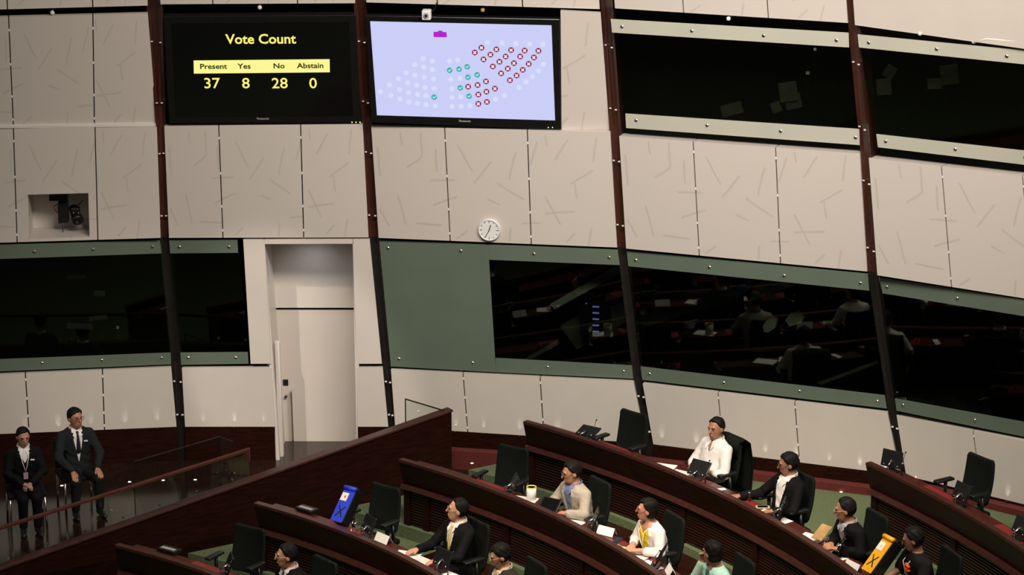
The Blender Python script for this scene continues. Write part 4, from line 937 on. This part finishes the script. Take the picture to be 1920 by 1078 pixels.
def person(label, loc, yaw, p, group=None):
    root = empty('person', loc, yaw); tag(root, label, 'person', group)
    fem = p.get('female', False); WS = WF if fem else WM; DS = DF if fem else DM; bulk = p.get('bulk', 0)
    lean = p.get('lean', 0); drop = .22*max(0, lean)**1.5; s = p.get('scale', 1.0)
    CYX = [0, 0, -.10*lean, -.33*lean, -.60*lean, -.82*lean, -.93*lean, -lean, -1.05*lean]
    zmap = lambda z: z+drop*np.clip((z-.5)/.55, 0, 1)          # world -> body height
    cyf = lambda z: float(np.interp(z, ZS, CYX)); zw = lambda z: z-drop*min(1, max(0, (z-.5)/.55))
    def torso(P, f=0, zb=.42, zt=1.12):
        z = zmap(P[:, 2]); belly = bulk*np.exp(-((z-.70)/.13)**2)
        w = np.interp(z, ZS, WS)+f+belly*.5; d = np.interp(z, ZS, DS)+f; y = P[:, 1]-np.interp(z, ZS, CYX)
        d = np.where(y < 0, d+belly, d); r = (np.abs(P[:, 0]/w)**2.4+np.abs(y/d)**2.4)**(1/2.4)
        return np.maximum((r-1)*np.minimum(w, d), np.maximum(z-zt, zb-z))
    SH = {sd: np.array((sd*(.165 if fem else .182), cyf(1.01)+.005, zw(1.005))) for sd in (-1, 1)}
    arms = {sd: ((e[0]*.93, e[1], e[2]), w, d_, c_) for sd, (e, w, d_, c_) in p['arms'].items()}                                            # {side: (elbow, wrist, hand_dir, curl)}
    H = np.array((0, cyf(1.08)*1.12-.03, zw(1.08)+.155)); hy, hp, ht = (math.radians(q) for q in (p.get('head_yaw', 0), p.get('head_pitch', 0), p.get('head_tilt', 0)))
    HM = np.array((Matrix.Rotation(hy, 3, 'Z') @ Matrix.Rotation(hp, 3, 'X') @ Matrix.Rotation(ht, 3, 'Y')))
    hs = 1.02 if fem else 1.06
    hq = lambda P: ((P-H) @ HM)/hs
    hw = lambda v: Vector(H+HM @ (np.asarray(v, float)*hs))
    neck0 = np.array((0, cyf(1.05)+.012, zw(1.04))); neck1 = H+HM @ np.array((0, .018, -.07))
    def head(P):
        q = hq(P)
        d = smin(ell(q, (0, .012, .025), (.076, .095, .092)), ell(q, (0, -.018, -.03), (.063, .078, .088)), .03)
        d = smin(d, ell(q, (0, -.045, -.083), (.040, .042, .034)), .03)
        d = smin(d, cap(q, (-.038, -.080, .032), (.038, -.080, .032), .011, .011), .012)
        for sx in (-1, 1):
            d = -smin(-d, -(-(ell(q, (sx*.033, -.106, .010), (.020, .020, .014)))*-1), .012) if False else np.maximum(d, -ell(q, (sx*.033, -.108, .010), (.019, .019, .012)))
            d = smin(d, ell(q, (sx*.078, .012, -.008), (.011, .022, .032)), .008)
        d = smin(d, cap(q, (0, -.094, .016), (0, -.114, -.022), .008, .0125), .010)
        d = smin(d, cap(q, (-.016, -.090, -.058), (.016, -.090, -.058), .010, .010), .008)
        return d*hs
    def hand(P, w, dr, curl, sd):
        w = np.asarray(w, float); dr = np.asarray(dr, float); dr = dr/np.linalg.norm(dr)
        lat = np.cross(dr, (0, 0, 1)); lat = lat/np.linalg.norm(lat); up = np.cross(lat, dr)
        d = cap(P, w-dr*.01, w+dr*.02, .026, .024)
        for o in (-.022, 0, .022): d = smin(d, cap(P, w+dr*.02+lat*o*.8, w+dr*.082+lat*o*1.15, .0165, .0135), .012)
        ln = (.040, .046, .043, .034)
        for i in range(4):
            b0 = w+dr*.083+lat*(i-1.5)*.0205; c1, c2 = curl*.6, curl*1.5
            d1 = dr*math.cos(c1)-up*math.sin(c1); d2 = dr*math.cos(c2)-up*math.sin(c2)
            b1 = b0+d1*ln[i]; d = np.minimum(d, np.minimum(cap(P, b0, b1, .0098, .0088), cap(P, b1, b1+d2*ln[i]*.85, .0088, .0072)))
        ts = lat*(1 if sd < 0 else -1)*-1; ts = -ts if sd < 0 else ts
        side = -lat if sd > 0 else lat                       # thumb points inwards
        side = side*(1 if np.dot(side, (-sd, 0, 0)) > 0 else -1)
        t0 = w+dr*.022+side*.024; t1 = t0+dr*.032+side*.022-up*.006; d = smin(d, cap(P, t0, t1, .0125, .0105), .008)
        return np.minimum(d, cap(P, t1, t1+dr*.028+side*.004-up*.008*(1+curl), .0105, .0085))
    legs = p.get('legs', {}); kn, an = {}, {}
    for sd in (-1, 1):
        kx, ky, ay = legs.get(sd, (.12, -.40, -.36)); kn[sd] = np.array((sd*kx, ky, .50)); an[sd] = np.array((sd*kx*1.03, ay, .085))
    HIP = {sd: np.array((sd*.09, .02, .515)) for sd in (-1, 1)}
    def body(P):
        d = torso(P); d = smin(d, cap(P, neck0, neck1, .058, .052), .03)
        d = smin(d, head(P), .012)
        for sd in (-1, 1):
            e, w, dr, cu = arms[sd]; d = smin(d, cap(P, SH[sd], e, .050, .042), .03); d = smin(d, cap(P, e, w, .042, .027), .012); d = smin(d, hand(P, w, dr, cu, sd), .006)
            d = smin(d, cap(P, HIP[sd], kn[sd], .085, .058), .03); d = smin(d, cap(P, kn[sd], an[sd], .056, .038), .015)
        return d
    xs = [q for sd in (-1, 1) for q in (arms[sd][0], arms[sd][1])]
    allp = np.array([list(map(float, q)) for q in xs]+[list(H)]+[list(SH[1]), list(SH[-1])]+[list(kn[1]), list(kn[-1])]+[list(an[1]), list(an[-1])])
    lo = np.minimum(allp.min(0)-.16, (-.30, -.35, .0)); hi = np.maximum(allp.max(0)+.16, (.30, .22, .6))
    def add(name, fn, l, h_, res, m):
        me = sdf_mesh(name, fn, l, h_, res)
        if s != 1: me.vertices.foreach_set('co', (np.array([v.co for v in me.vertices])*s).ravel()); me.update()
        return new_obj(name, me, root, m)
    sk = p.get('skin', (.50, .275, .185)); fabric('skin_%.2f_%.2f' % (sk[0], sk[1]), sk, .5, .06)
    bd = add('body', body, lo, hi, .0075, 'skin_%.2f_%.2f' % (sk[0], sk[1]))
    # hair
    hl, y0, zb, big = p.get('hair', (.062, -.004, -.055, 0))
    hc = p.get('hair_col', (.008, .007, .006)); fabric('hair_%.3f' % hc[0], hc, .56, .3)
    def hair(P):
        q = hq(P); x, y, z = q[:, 0], q[:, 1], q[:, 2]
        sk_ = smin(ell(q, (0, .012, .025), (.076, .095, .092)), ell(q, (0, -.018, -.03), (.063, .078, .088)), .03)
        side = x*(.30 if p.get('parted', True) else 0)
        line = np.maximum(y-y0+.75*np.maximum(0, z-.015)+.5*np.maximum(0, np.abs(x)-.05), z-hl-.018-side+3.5*x*x)   # > 0 behind the hairline
        fd = np.minimum(line, (z-zb)*1.2+.35*np.maximum(0, y))
        t = -.005+.018*np.clip(fd/.03, -.4, 1)+(.004+big)*np.clip((z-.03)/.05, 0, 1)*np.clip(fd/.03, 0, 1)
        t = t+.0022*np.sin(x*70+y*38+3*np.sin(z*22))+.0016*np.sin(y*90+z*60+2*np.sin(x*50))
        d = sk_-t
        if zb < -.07: d = smin(d, np.maximum(ell(q, (0, .05, -.05), (.072, .055, .06)), zb-z), .02)
        if p.get('bun'): d = smin(d, ell(q, (0, .115, -.01), (.035, .03, .035)), .015)
        ear = np.minimum(ell(q, (.084, .008, -.012), (.03, .024, .034)), ell(q, (-.084, .008, -.012), (.03, .024, .034)))
        d = np.maximum(d, -ear)
        return d*hs
    ho = add('hair', hair, H-.17, H+.17, .006, 'hair_%.3f' % hc[0])
    def sc(v): return Vector(v)*s
    hm3 = Matrix(HM.tolist()); fabric('eye_dark', (.02, .014, .010), .2)
    for sx in (-1, 1):
        mb = MB(); mbb = MB()
        mb.ellipsoid(hw((sx*.033, -.0865, .010))*s, (.0115*s, .006*s, .0055*s), hm3, 10, 6)
        mbb.tube([hw((sx*.018, -.0935, .030))*s, hw((sx*.034, -.0925, .034))*s, hw((sx*.049, -.082, .030))*s], [.0035*s, .004*s, .0025*s], 6); mb.build('eye', 'eye_dark', root, True); mbb.build('eyebrow', 'hair_%.3f' % hc[0], root, True)
    lc = p.get('lip', (.36, .12, .09)); fabric('lip_%.2f' % lc[0], lc, .45); mb = MB(); mb.ellipsoid(hw((0, -.0975, -.058))*s, (.020*s, .006*s, .0065*s), hm3, 12, 6); mb.build('mouth', 'lip_%.2f' % lc[0], root, True)
    if p.get('glasses'):
        mb = MB()
        for sx in (-1, 1):
            ring = [hw((sx*(.034+.0245*math.cos(t*math.pi/6)), -.1045, .008+.017*math.sin(t*math.pi/6)))*s for t in range(13)]; mb.tube(ring, .0026*s, 5)
            mb.tube([hw((sx*.058, -.103, .014))*s, hw((sx*.080, -.06, .014))*s, hw((sx*.082, .012, .010))*s], .0024*s, 5)
        mb.tube([hw((-.010, -.108, .013))*s, hw((.010, -.108, .013))*s], .0024*s, 5); g = p['glasses']; fabric('specs_%.2f' % g[0], g, .25); mb.build('glasses', 'specs_%.2f' % g[0], root, True)
    # clothing
    def front(z, f): return cyf(z)-float(np.interp(z, ZS, DS))-f
    def top(f, sl, V=None, sr=1., zb=.44, zt=1.09, lap=False):
        def fn(P):
            d = torso(P, f, zb, zt); z = zmap(P[:, 2])
            for sd in (-1, 1):
                e, w = np.asarray(arms[sd][0], float), np.asarray(arms[sd][1], float)
                if sl <= 1: d = smin(d, cap(P, SH[sd], SH[sd]+(e-SH[sd])*sl, (.052+f)*sr, (.048+f)*sr), .03)
                else: d = smin(d, cap(P, SH[sd], e, (.052+f)*sr, (.046+f)*sr), .035); d = smin(d, cap(P, e, e+(w-e)*(sl-1), (.045+f)*sr, (.033+f)*sr), .02)
            # soft creases
            d = d+.0035*np.sin(P[:, 2]*55+P[:, 0]*30+np.sin(P[:, 1]*40)*1.5)*np.clip((1.0-z)*4, 0, 1)
            if V:
                hw_ = V[1]*np.clip((z-V[0])/(1.03-V[0]), 0, 1); F = np.maximum(np.maximum(np.abs(P[:, 0])-hw_, P[:, 1]-(np.interp(z, ZS, CYX)-.03)), V[0]-z); d = np.maximum(d, -F)
            if lap and V:
                def sf(x, z): w_ = float(np.interp(z, ZS, WS))+f; d_ = float(np.interp(z, ZS, DS))+f; return cyf(z)-d_*max(0, 1-(abs(x)/w_)**2.4)**(1/2.4)
                for sd in (-1, 1):
                    pts = [(sd*.014, V[0]+.01), (sd*(V[1]*.55+.022), (V[0]+.98)/2+.02), (sd*(V[1]+.012), .985), (sd*V[1]*.88, 1.05)]; rs = (.006, .016, .024, .014)
                    q3 = [np.array((x_, sf(x_, z_)+.010, zw(z_))) for x_, z_ in pts]
                    for i_ in range(3): d = np.minimum(d, cap(P, q3[i_], q3[i_+1], rs[i_], rs[i_+1]))
            nk = cap(P, neck0-np.array((0, 0, .02)), neck1, .066, .064); return np.maximum(d, -nk) if f > .012 else d
        return fn
    lo2, hi2 = lo.copy(), hi.copy(); lo2[2] = .38; hi2[2] = zw(1.16)+.06
    if 'shirt' in p:
        nm, c = p['shirt']; fabric(nm, c); add('shirt', top(.010, p.get('shirt_sleeve', .4), p.get('shirt_V'), 1.0 if 'jacket' in p else 1.12, .44, (1.085 if p.get('collar', True) else 1.05) if 'jacket' in p else 1.105), lo2, hi2, .009, nm)
        if p.get('collar', True):
            ax = neck1-neck0; ax = ax/np.linalg.norm(ax); cc = neck0+ax*.062; f_ = .010
            def sf0(x, z): w_ = float(np.interp(z, ZS, WS))+f_; d_ = float(np.interp(z, ZS, DS))+f_; return cyf(z)-d_*max(0, 1-(abs(x)/w_)**2.4)**(1/2.4)
            for sd in (-1, 1):
                mb = MB(); up_ = [Vector(cc+np.array(q_)) for q_ in ((sd*.010, -.072, -.010), (sd*.054, -.054, .012), (sd*.076, .004, .024), (sd*.050, .060, .032), (0, .076, .034))]
                lo_ = [Vector((sd*.040, sf0(.040, .995)-.014, zw(.995))), Vector((sd*.066, sf0(.066, 1.03)-.012, zw(1.03))), Vector((sd*.088, cyf(1.06)-.008, zw(1.065))), Vector((sd*.07, cyf(1.06)+.055, zw(1.085))), Vector((0, cyf(1.06)+.082, zw(1.09)))]
                for i_ in range(4):
                    q4 = [up_[i_]*s, up_[i_+1]*s, lo_[i_+1]*s, lo_[i_]*s]; n4 = (q4[2]-q4[0]).cross(q4[3]-q4[1]).normalized()*.004
                    mb.prism([v+n4 for v in q4], [v-n4 for v in q4])
                mb.build('collar', nm, root)
    if 'jacket' in p:
        nm, c = p['jacket']; fabric(nm, c); add('jacket', top(.020, p.get('sleeve', 1.9), p.get('V', (.78, .085)), .90, .42, 1.10, True), lo2, hi2, .009, nm)
        if p.get('cuff'):
            mb = MB()
            for sd in (-1, 1):
                e, w = (np.asarray(q, float) for q in arms[sd][:2]); a_ = e+(w-e)*.86; mb.tube([Vector(a_)*s, Vector(e+(w-e)*.99)*s], [.040*s, .036*s], 14)
            mb.build('cuff', p['shirt'][0], root, True)
    def trous(P):
        d = torso(P, .016, .40, .62)
        for sd in (-1, 1): d = smin(d, cap(P, HIP[sd], kn[sd], .098, .072), .03); d = smin(d, cap(P, kn[sd], an[sd], .070, .052), .015)
        return np.maximum(d, .09-P[:, 2])
    nm, c = p.get('trousers', ('cloth_black', (.005, .005, .0055))); fabric(nm, c); add('trousers', trous, (lo[0], lo[1], .05), (hi[0], hi[1], .72), .011, nm)
    mb = MB()
    for sd in (-1, 1):
        a_ = Vector(an[sd]); fd = Vector((sd*.12, -1, 0)).normalized()
        mb.tube([(a_+fd*t+Vector((0, 0, z-.085)))*s for t, z in ((-.06, .05), (-.03, .052), (.05, .05), (.13, .036), (.175, .028), (.19, .024))], [.02*s, .046*s, .045*s, .034*s, .026*s, .012*s], 12)
    fabric('shoe_black', (.010, .009, .009), .3); mb.build('shoes', 'shoe_black', root, True)
    if 'tie' in p:
        nm, c = p['tie']; fabric(nm, c, .5); mb = MB(); zs = [1.075, 1.055, 1.045, 1.0, .93, .86, .80, .78]; ws = [.016, .020, .012, .017, .023, .028, .031, .004]; vs, fs = [], []
        for z, w in zip(zs, ws): y = front(min(z, 1.04), .016)-(0 if z < 1.04 else -.02*(z-1.04)/.03); vs += [Vector((-w, y, zw(z)))*s, Vector((0, y-.010, zw(z)))*s, Vector((w, y, zw(z)))*s, Vector((0, y+.012, zw(z)))*s]
        for i in range(len(zs)-1):
            for t in range(4): a_, b_ = i*4+t, i*4+(t+1) % 4; fs.append((a_, b_, b_+4, a_+4))
        fs += [(3, 2, 1, 0), tuple(range(len(vs)-4, len(vs)))]; mb.add(vs, fs); mb.build('necktie', nm, root, True)
    if 'lanyard' in p:
        mb = MB()
        for sd in (-1, 1): mb.tube([Vector((sd*.065, cyf(1.06)-.03, zw(1.085)))*s, Vector((sd*.05, front(.98, .032), zw(.99)))*s, Vector((sd*.018, front(.88, .034), zw(.86)))*s, Vector((0, front(.80, .034), zw(.78)))*s], .0045*s, 6)
        mb.build('lanyard', 'paper', root, True)
        if p['lanyard'] == 'card': mb = MB(); mb.box(Vector((0, front(.74, .04), zw(.73)))*s, (.06*s, .006*s, .09*s)); mb.build('pass_card', fabric('pass_violet', (.35, .25, .33)), root)
    if p.get('badge'): mb = MB(); mb.box(Vector((.095, front(.95, .030), zw(.945)))*s, (.06*s, .012*s, .016*s), Matrix.Rotation(.25, 3, 'Y') @ Matrix.Rotation(.5, 3, 'Z')); mb.build('name_badge', 'paper', root)
    if 'print' in p:
        pm = fabric('orange_print', (.85, .12, .02), .6)
        for txt, x_, z_, sz in p['print']:
            me = text_mesh(txt, sz*s, .004*s, .02); me.materials.append(M[pm]); o = new_obj('shirt_print', me, root)
            o.matrix_local = Matrix.Translation(Vector((x_, front(z_, .020), zw(z_)))*s) @ Matrix.Rotation(math.pi/2, 4, 'X')
    return root

SUIT = ('suit_black', (.0045, .0045, .005)); CHAR = ('suit_charcoal', (.014, .016, .017)); WSH = ('shirt_white', (.74, .71, .67))
def seat(k, hx, hy_, zc=1.22, dr=.54):
    """pelvis place and forward lean from where the head is seen"""
    h = at_z(hx, hy_, FL[k]+zc); v = Vector((h.x-CX, h.y-CY, 0)); a = math.degrees(math.atan2(v.y, v.x))
    lean = (dr-(v.length-RR[k])-.03)/1.12; p = pol(RR[k]+dr, a, FL[k]); return p, yaw_to(p, CX, CY), lean
def member(label, k, hx, hy_, prm, dr=.54, turn=0):
    p, yw, lean = seat(k, hx, hy_, dr=dr); prm.setdefault('lean', max(-.08, min(.34, lean)))
    lim = -(dr-.10)+.145
    prm['arms'] = {sd: ((e[0], e[1], e[2]-.035), (w[0], w[1], w[2]-.037), d_, c_) if w[2] < .95 else (e, w, d_, c_) for sd, (e, w, d_, c_) in prm['arms'].items()}
    for sd, (e, w, d_, c_) in prm['arms'].items():
        if w[2] < .95 and w[1] < lim: dy = lim-w[1]; prm['arms'][sd] = ((e[0]*1.04, e[1]+dy*.75, e[2]), (w[0], w[1]+dy, w[2]), d_, c_)
    return person(label, p, yw+math.radians(turn), prm, None)
D = .83
member('man in a white open-collared shirt, sitting upright before the wall panels', 2, 1350, 803, dict(shirt=WSH, shirt_V=(.95, .035), shirt_sleeve=1.55, bulk=.05, head_yaw=8, head_pitch=6, skin=(.36, .17, .10),
    arms={1: ((.30, -.05, .78), (.14, -.20, .815), (-.7, -.6, 0), .5), -1: ((-.30, -.05, .78), (-.13, -.20, .815), (.7, -.6, 0), .5)}, hair=(.066, .0, -.05, -.003)), dr=.66)
member('man in glasses and an open dark suit, one arm along the bench by a phone', 2, 1478, 872, dict(shirt=WSH, jacket=SUIT, V=(.60, .095), head_yaw=-32, head_pitch=12, glasses=(.02, .02, .02), skin=(.34, .16, .10), bulk=.02,
    arms={1: ((.29, -.10, .80), (.20, -.33, .83), (-.3, -.9, 0), .4), -1: ((-.34, -.20, .83), (-.40, -.43, D), (-.3, -.9, 0), .3)}, hair=(.055, -.01, -.06, .003)), dr=.60)
member('man in a dark suit and glasses reading a brown booklet at the bench', 2, 1585, 955, dict(shirt=('shirt_grey', (.40, .42, .44)), jacket=SUIT, V=(.66, .08), head_yaw=-38, head_pitch=12, glasses=(.45, .42, .35), skin=(.42, .19, .10), cuff=True, bulk=.03,
    arms={1: ((.27, -.20, .84), (.10, -.37, .85), (-.5, -.8, .2), .7), -1: ((-.25, -.24, .85), (-.06, -.42, .86), (.5, -.8, .2), .7)}, hair=(.075, .004, -.06, .001)), dr=.58)
member('person in a black shirt with orange lettering and a cord, looking down', 2, 1712, 1012, dict(shirt=('shirt_black', (.009, .009, .009)), collar=False, shirt_sleeve=.75, head_yaw=-36, head_pitch=20, skin=(.30, .15, .10), lanyard='cord', print=(('世', .015, .93, .085), ('C', .02, .82, .07)),
    arms={1: ((.27, -.18, .83), (.12, -.36, D), (-.5, -.8, 0), .5), -1: ((-.27, -.18, .83), (-.12, -.36, D), (.5, -.8, 0), .5)}, hair=(.06, .0, -.07, -.002)), dr=.74)
member('man in a light grey jacket and blue shirt leaning over a tablet', 3, 1072, 887, dict(shirt=('shirt_blue', (.16, .20, .36)), jacket=('jacket_grey', (.40, .35, .28)), V=(.62, .075), head_yaw=-26, head_pitch=14, glasses=(.10, .05, .03), skin=(.46, .22, .13),
    arms={1: ((.29, -.30, .84), (.12, -.45, D+.01), (-.85, -.5, 0), .6), -1: ((-.27, -.34, .86), (-.10, -.50, .88), (.3, -.9, .1), .7)}, hair=(.060, .0, -.055, .002)))
member('woman in a white jacket and yellow top with folded hands', 3, 1213, 957, dict(female=True, shirt=('top_yellow', (.80, .62, .02)), collar=False, shirt_V=(.95, .06), jacket=('jacket_white', (.76, .73, .68)), V=(.50, .105), sleeve=1.62, head_yaw=-38, head_pitch=0, glasses=(.35, .06, .08), skin=(.52, .25, .16), lip=(.45, .06, .05), lanyard='cord',
    arms={1: ((.26, -.24, .84), (.07, -.42, D+.01), (-.6, -.8, 0), .7), -1: ((-.25, -.24, .84), (-.06, -.43, D+.03), (.6, -.8, 0), .8)}, hair=(.052, .004, -.075, .006)))
member('woman in a mint green jacket with short dark hair, a hand raised to her cheek', 3, 1335, 1037, dict(female=True, shirt=('top_teal', (.05, .20, .20)), collar=False, jacket=('jacket_mint', (.42, .68, .56)), V=(.70, .06), head_yaw=-72, head_pitch=6, skin=(.50, .24, .15),
    arms={1: ((.27, -.22, .84), (.12, -.38, D), (-.6, -.8, 0), .6), -1: ((-.25, -.24, .86), (-.15, -.20, 1.07), (.12, -.05, .98), .9)}, hair=(.055, .006, -.085, .006)))
member('man in a dark suit with a yellow tie and glasses, looking towards the screens', 4, 858, 958, dict(shirt=WSH, jacket=SUIT, V=(.70, .075), tie=('tie_yellow', (.62, .46, .14)), head_yaw=-40, head_pitch=-4, glasses=(.30, .22, .12), skin=(.56, .29, .18), cuff=True,
    arms={1: ((.28, -.18, .82), (.20, -.40, D), (-.2, -.95, 0), .4), -1: ((-.27, -.16, .82), (-.22, -.38, D), (.0, -1, 0), .4)}, hair=(.082, .012, -.06, .001)), dr=.74)
member('man in a brown-grey suit with bowed head and glasses', 4, 938, 1043, dict(shirt=('shirt_cream', (.62, .56, .44)), jacket=('suit_taupe', (.030, .026, .021)), V=(.70, .075), tie=('tie_gold', (.55, .36, .12)), head_yaw=-24, head_pitch=20, glasses=(.6, .5, .42), skin=(.50, .25, .15),
    arms={1: ((.28, -.20, .84), (.14, -.38, D), (-.4, -.9, 0), .5), -1: ((-.27, -.20, .84), (-.13, -.38, D), (.4, -.9, 0), .5)}, hair=(.050, -.012, -.055, .003)))
member('man in a dark suit, white shirt and thin glasses at the lowest bench', 5, 537, 1042, dict(shirt=WSH, jacket=SUIT, V=(.74, .075), tie=('tie_dark', (.012, .012, .02)), head_yaw=-34, head_pitch=4, glasses=(.5, .48, .45), skin=(.54, .28, .18),
    arms={1: ((.28, -.18, .84), (.14, -.36, D), (-.4, -.9, 0), .5), -1: ((-.27, -.18, .84), (-.13, -.36, D), (.4, -.9, 0), .5)}, hair=(.066, -.004, -.055, .001)))
# attendants on the platform
def attendant(label, hx, hy_, ztop, face, prm, sc_):
    h = at_z(hx, hy_, ztop); yw = math.atan2(face[0], -face[1]); prm['scale'] = sc_
    R_ = Matrix.Rotation(yw, 3, 'Z'); p = Vector((h.x, h.y, 0))-R_ @ Vector((0, -.03-prm.get('lean', 0), 0))*sc_
    person(label, p, yw, prm); return p, yw
p_, y_ = attendant('seated attendant in a charcoal suit and tie with hands on the knees', 141, 782, 1.19, (.42, -.9), dict(shirt=WSH, jacket=CHAR, trousers=('trouser_charcoal', (.010, .012, .012)), V=(.66, .07), tie=('tie_dark', (.012, .012, .02)), glasses=(.10, .05, .04), badge=True, head_yaw=18, head_pitch=0, skin=(.36, .16, .09), lean=.0,
    arms={1: ((.29, -.14, .76), (.17, -.36, .625), (.1, -.85, -.42), .35), -1: ((-.29, -.14, .76), (-.15, -.36, .625), (.0, -.85, -.42), .35)}, legs={1: (.17, -.42, -.40), -1: (.13, -.42, -.36)}, hair=(.058, -.006, -.05, .002)), .955)
guard_chair(p_+Vector((0, 0, 0)), y_, 'dark visitor chair with steel legs under the attendant in charcoal')
p_, y_ = attendant('seated woman attendant in black with white collar and a pass on a cord', 43, 817, 1.16, (.30, -.95), dict(female=True, shirt=WSH, shirt_sleeve=.4, jacket=SUIT, V=(.90, .075), lanyard='card', badge=True, head_yaw=8, head_pitch=12, skin=(.40, .21, .13), lean=.02,
    arms={1: ((.25, -.10, .76), (.05, -.26, .655), (-.75, -.6, -.1), .9), -1: ((-.25, -.10, .76), (-.05, -.27, .66), (.75, -.6, -.1), .9)}, legs={1: (.10, -.41, -.36), -1: (.08, -.41, -.34)}, hair=(.060, .0, -.055, -.002), bun=True), .93)
guard_chair(p_+Vector((0, 0, 0)), y_, 'dark visitor chair with steel legs under the woman attendant in black')

# things held in hands
def held(k, x, y, z, name, label, cat, size, m, screen, rot, tilt):
    p = at_z(x, y, FL[k]+z); v = Vector((p.x-CX, p.y-CY, 0)); a = math.atan2(v.y, v.x); o = empty(name, p, a+math.pi/2+math.radians(rot)); tag(o, label, cat)
    mt = Matrix.Rotation(math.radians(tilt), 3, 'X'); mb = MB(); mb.box((0, 0, 0), size, mt); bevel(mb.build('casing', m, o), .004)
    mb = MB(); mb.box(mt @ Vector((0, 0, size[2]/2+.0008)), (size[0]*.86, size[1]*.88, .0016), mt); mb.build('screen', screen, o)
held(3, 1031, 946, .87, 'tablet', 'black tablet in the hands of the grey jacket man', 'tablet', (.25, .18, .010), 'black_plastic', 'tv_screen', 20, -40)
held(3, 1157, 1014, .83, 'mobile_phone', 'dark phone held by the woman in the white jacket', 'phone', (.07, .14, .010), 'black_plastic', 'tv_screen', 20, -14)
held(2, 1541, 998, .86, 'booklet', 'brown booklet in the hands of the reading man', 'booklet', (.15, .21, .012), 'brown_book', 'brown_book', 15, -35)

# place every grouping empty at the foot of its own geometry
bpy.context.view_layer.update()
for o in list(S.objects):
    if o.type == 'EMPTY' and o.parent is None and o.location.length < 1e-6:
        ch = [c for c in o.children if c.type == 'MESH']
        if not ch: continue
        pts = [c.matrix_local @ Vector(q) for c in ch for q in c.bound_box]
        base = Vector(((min(p.x for p in pts)+max(p.x for p in pts))/2, (min(p.y for p in pts)+max(p.y for p in pts))/2, min(p.z for p in pts)))
        o.location = base
        for c in o.children: c.location = c.location-base
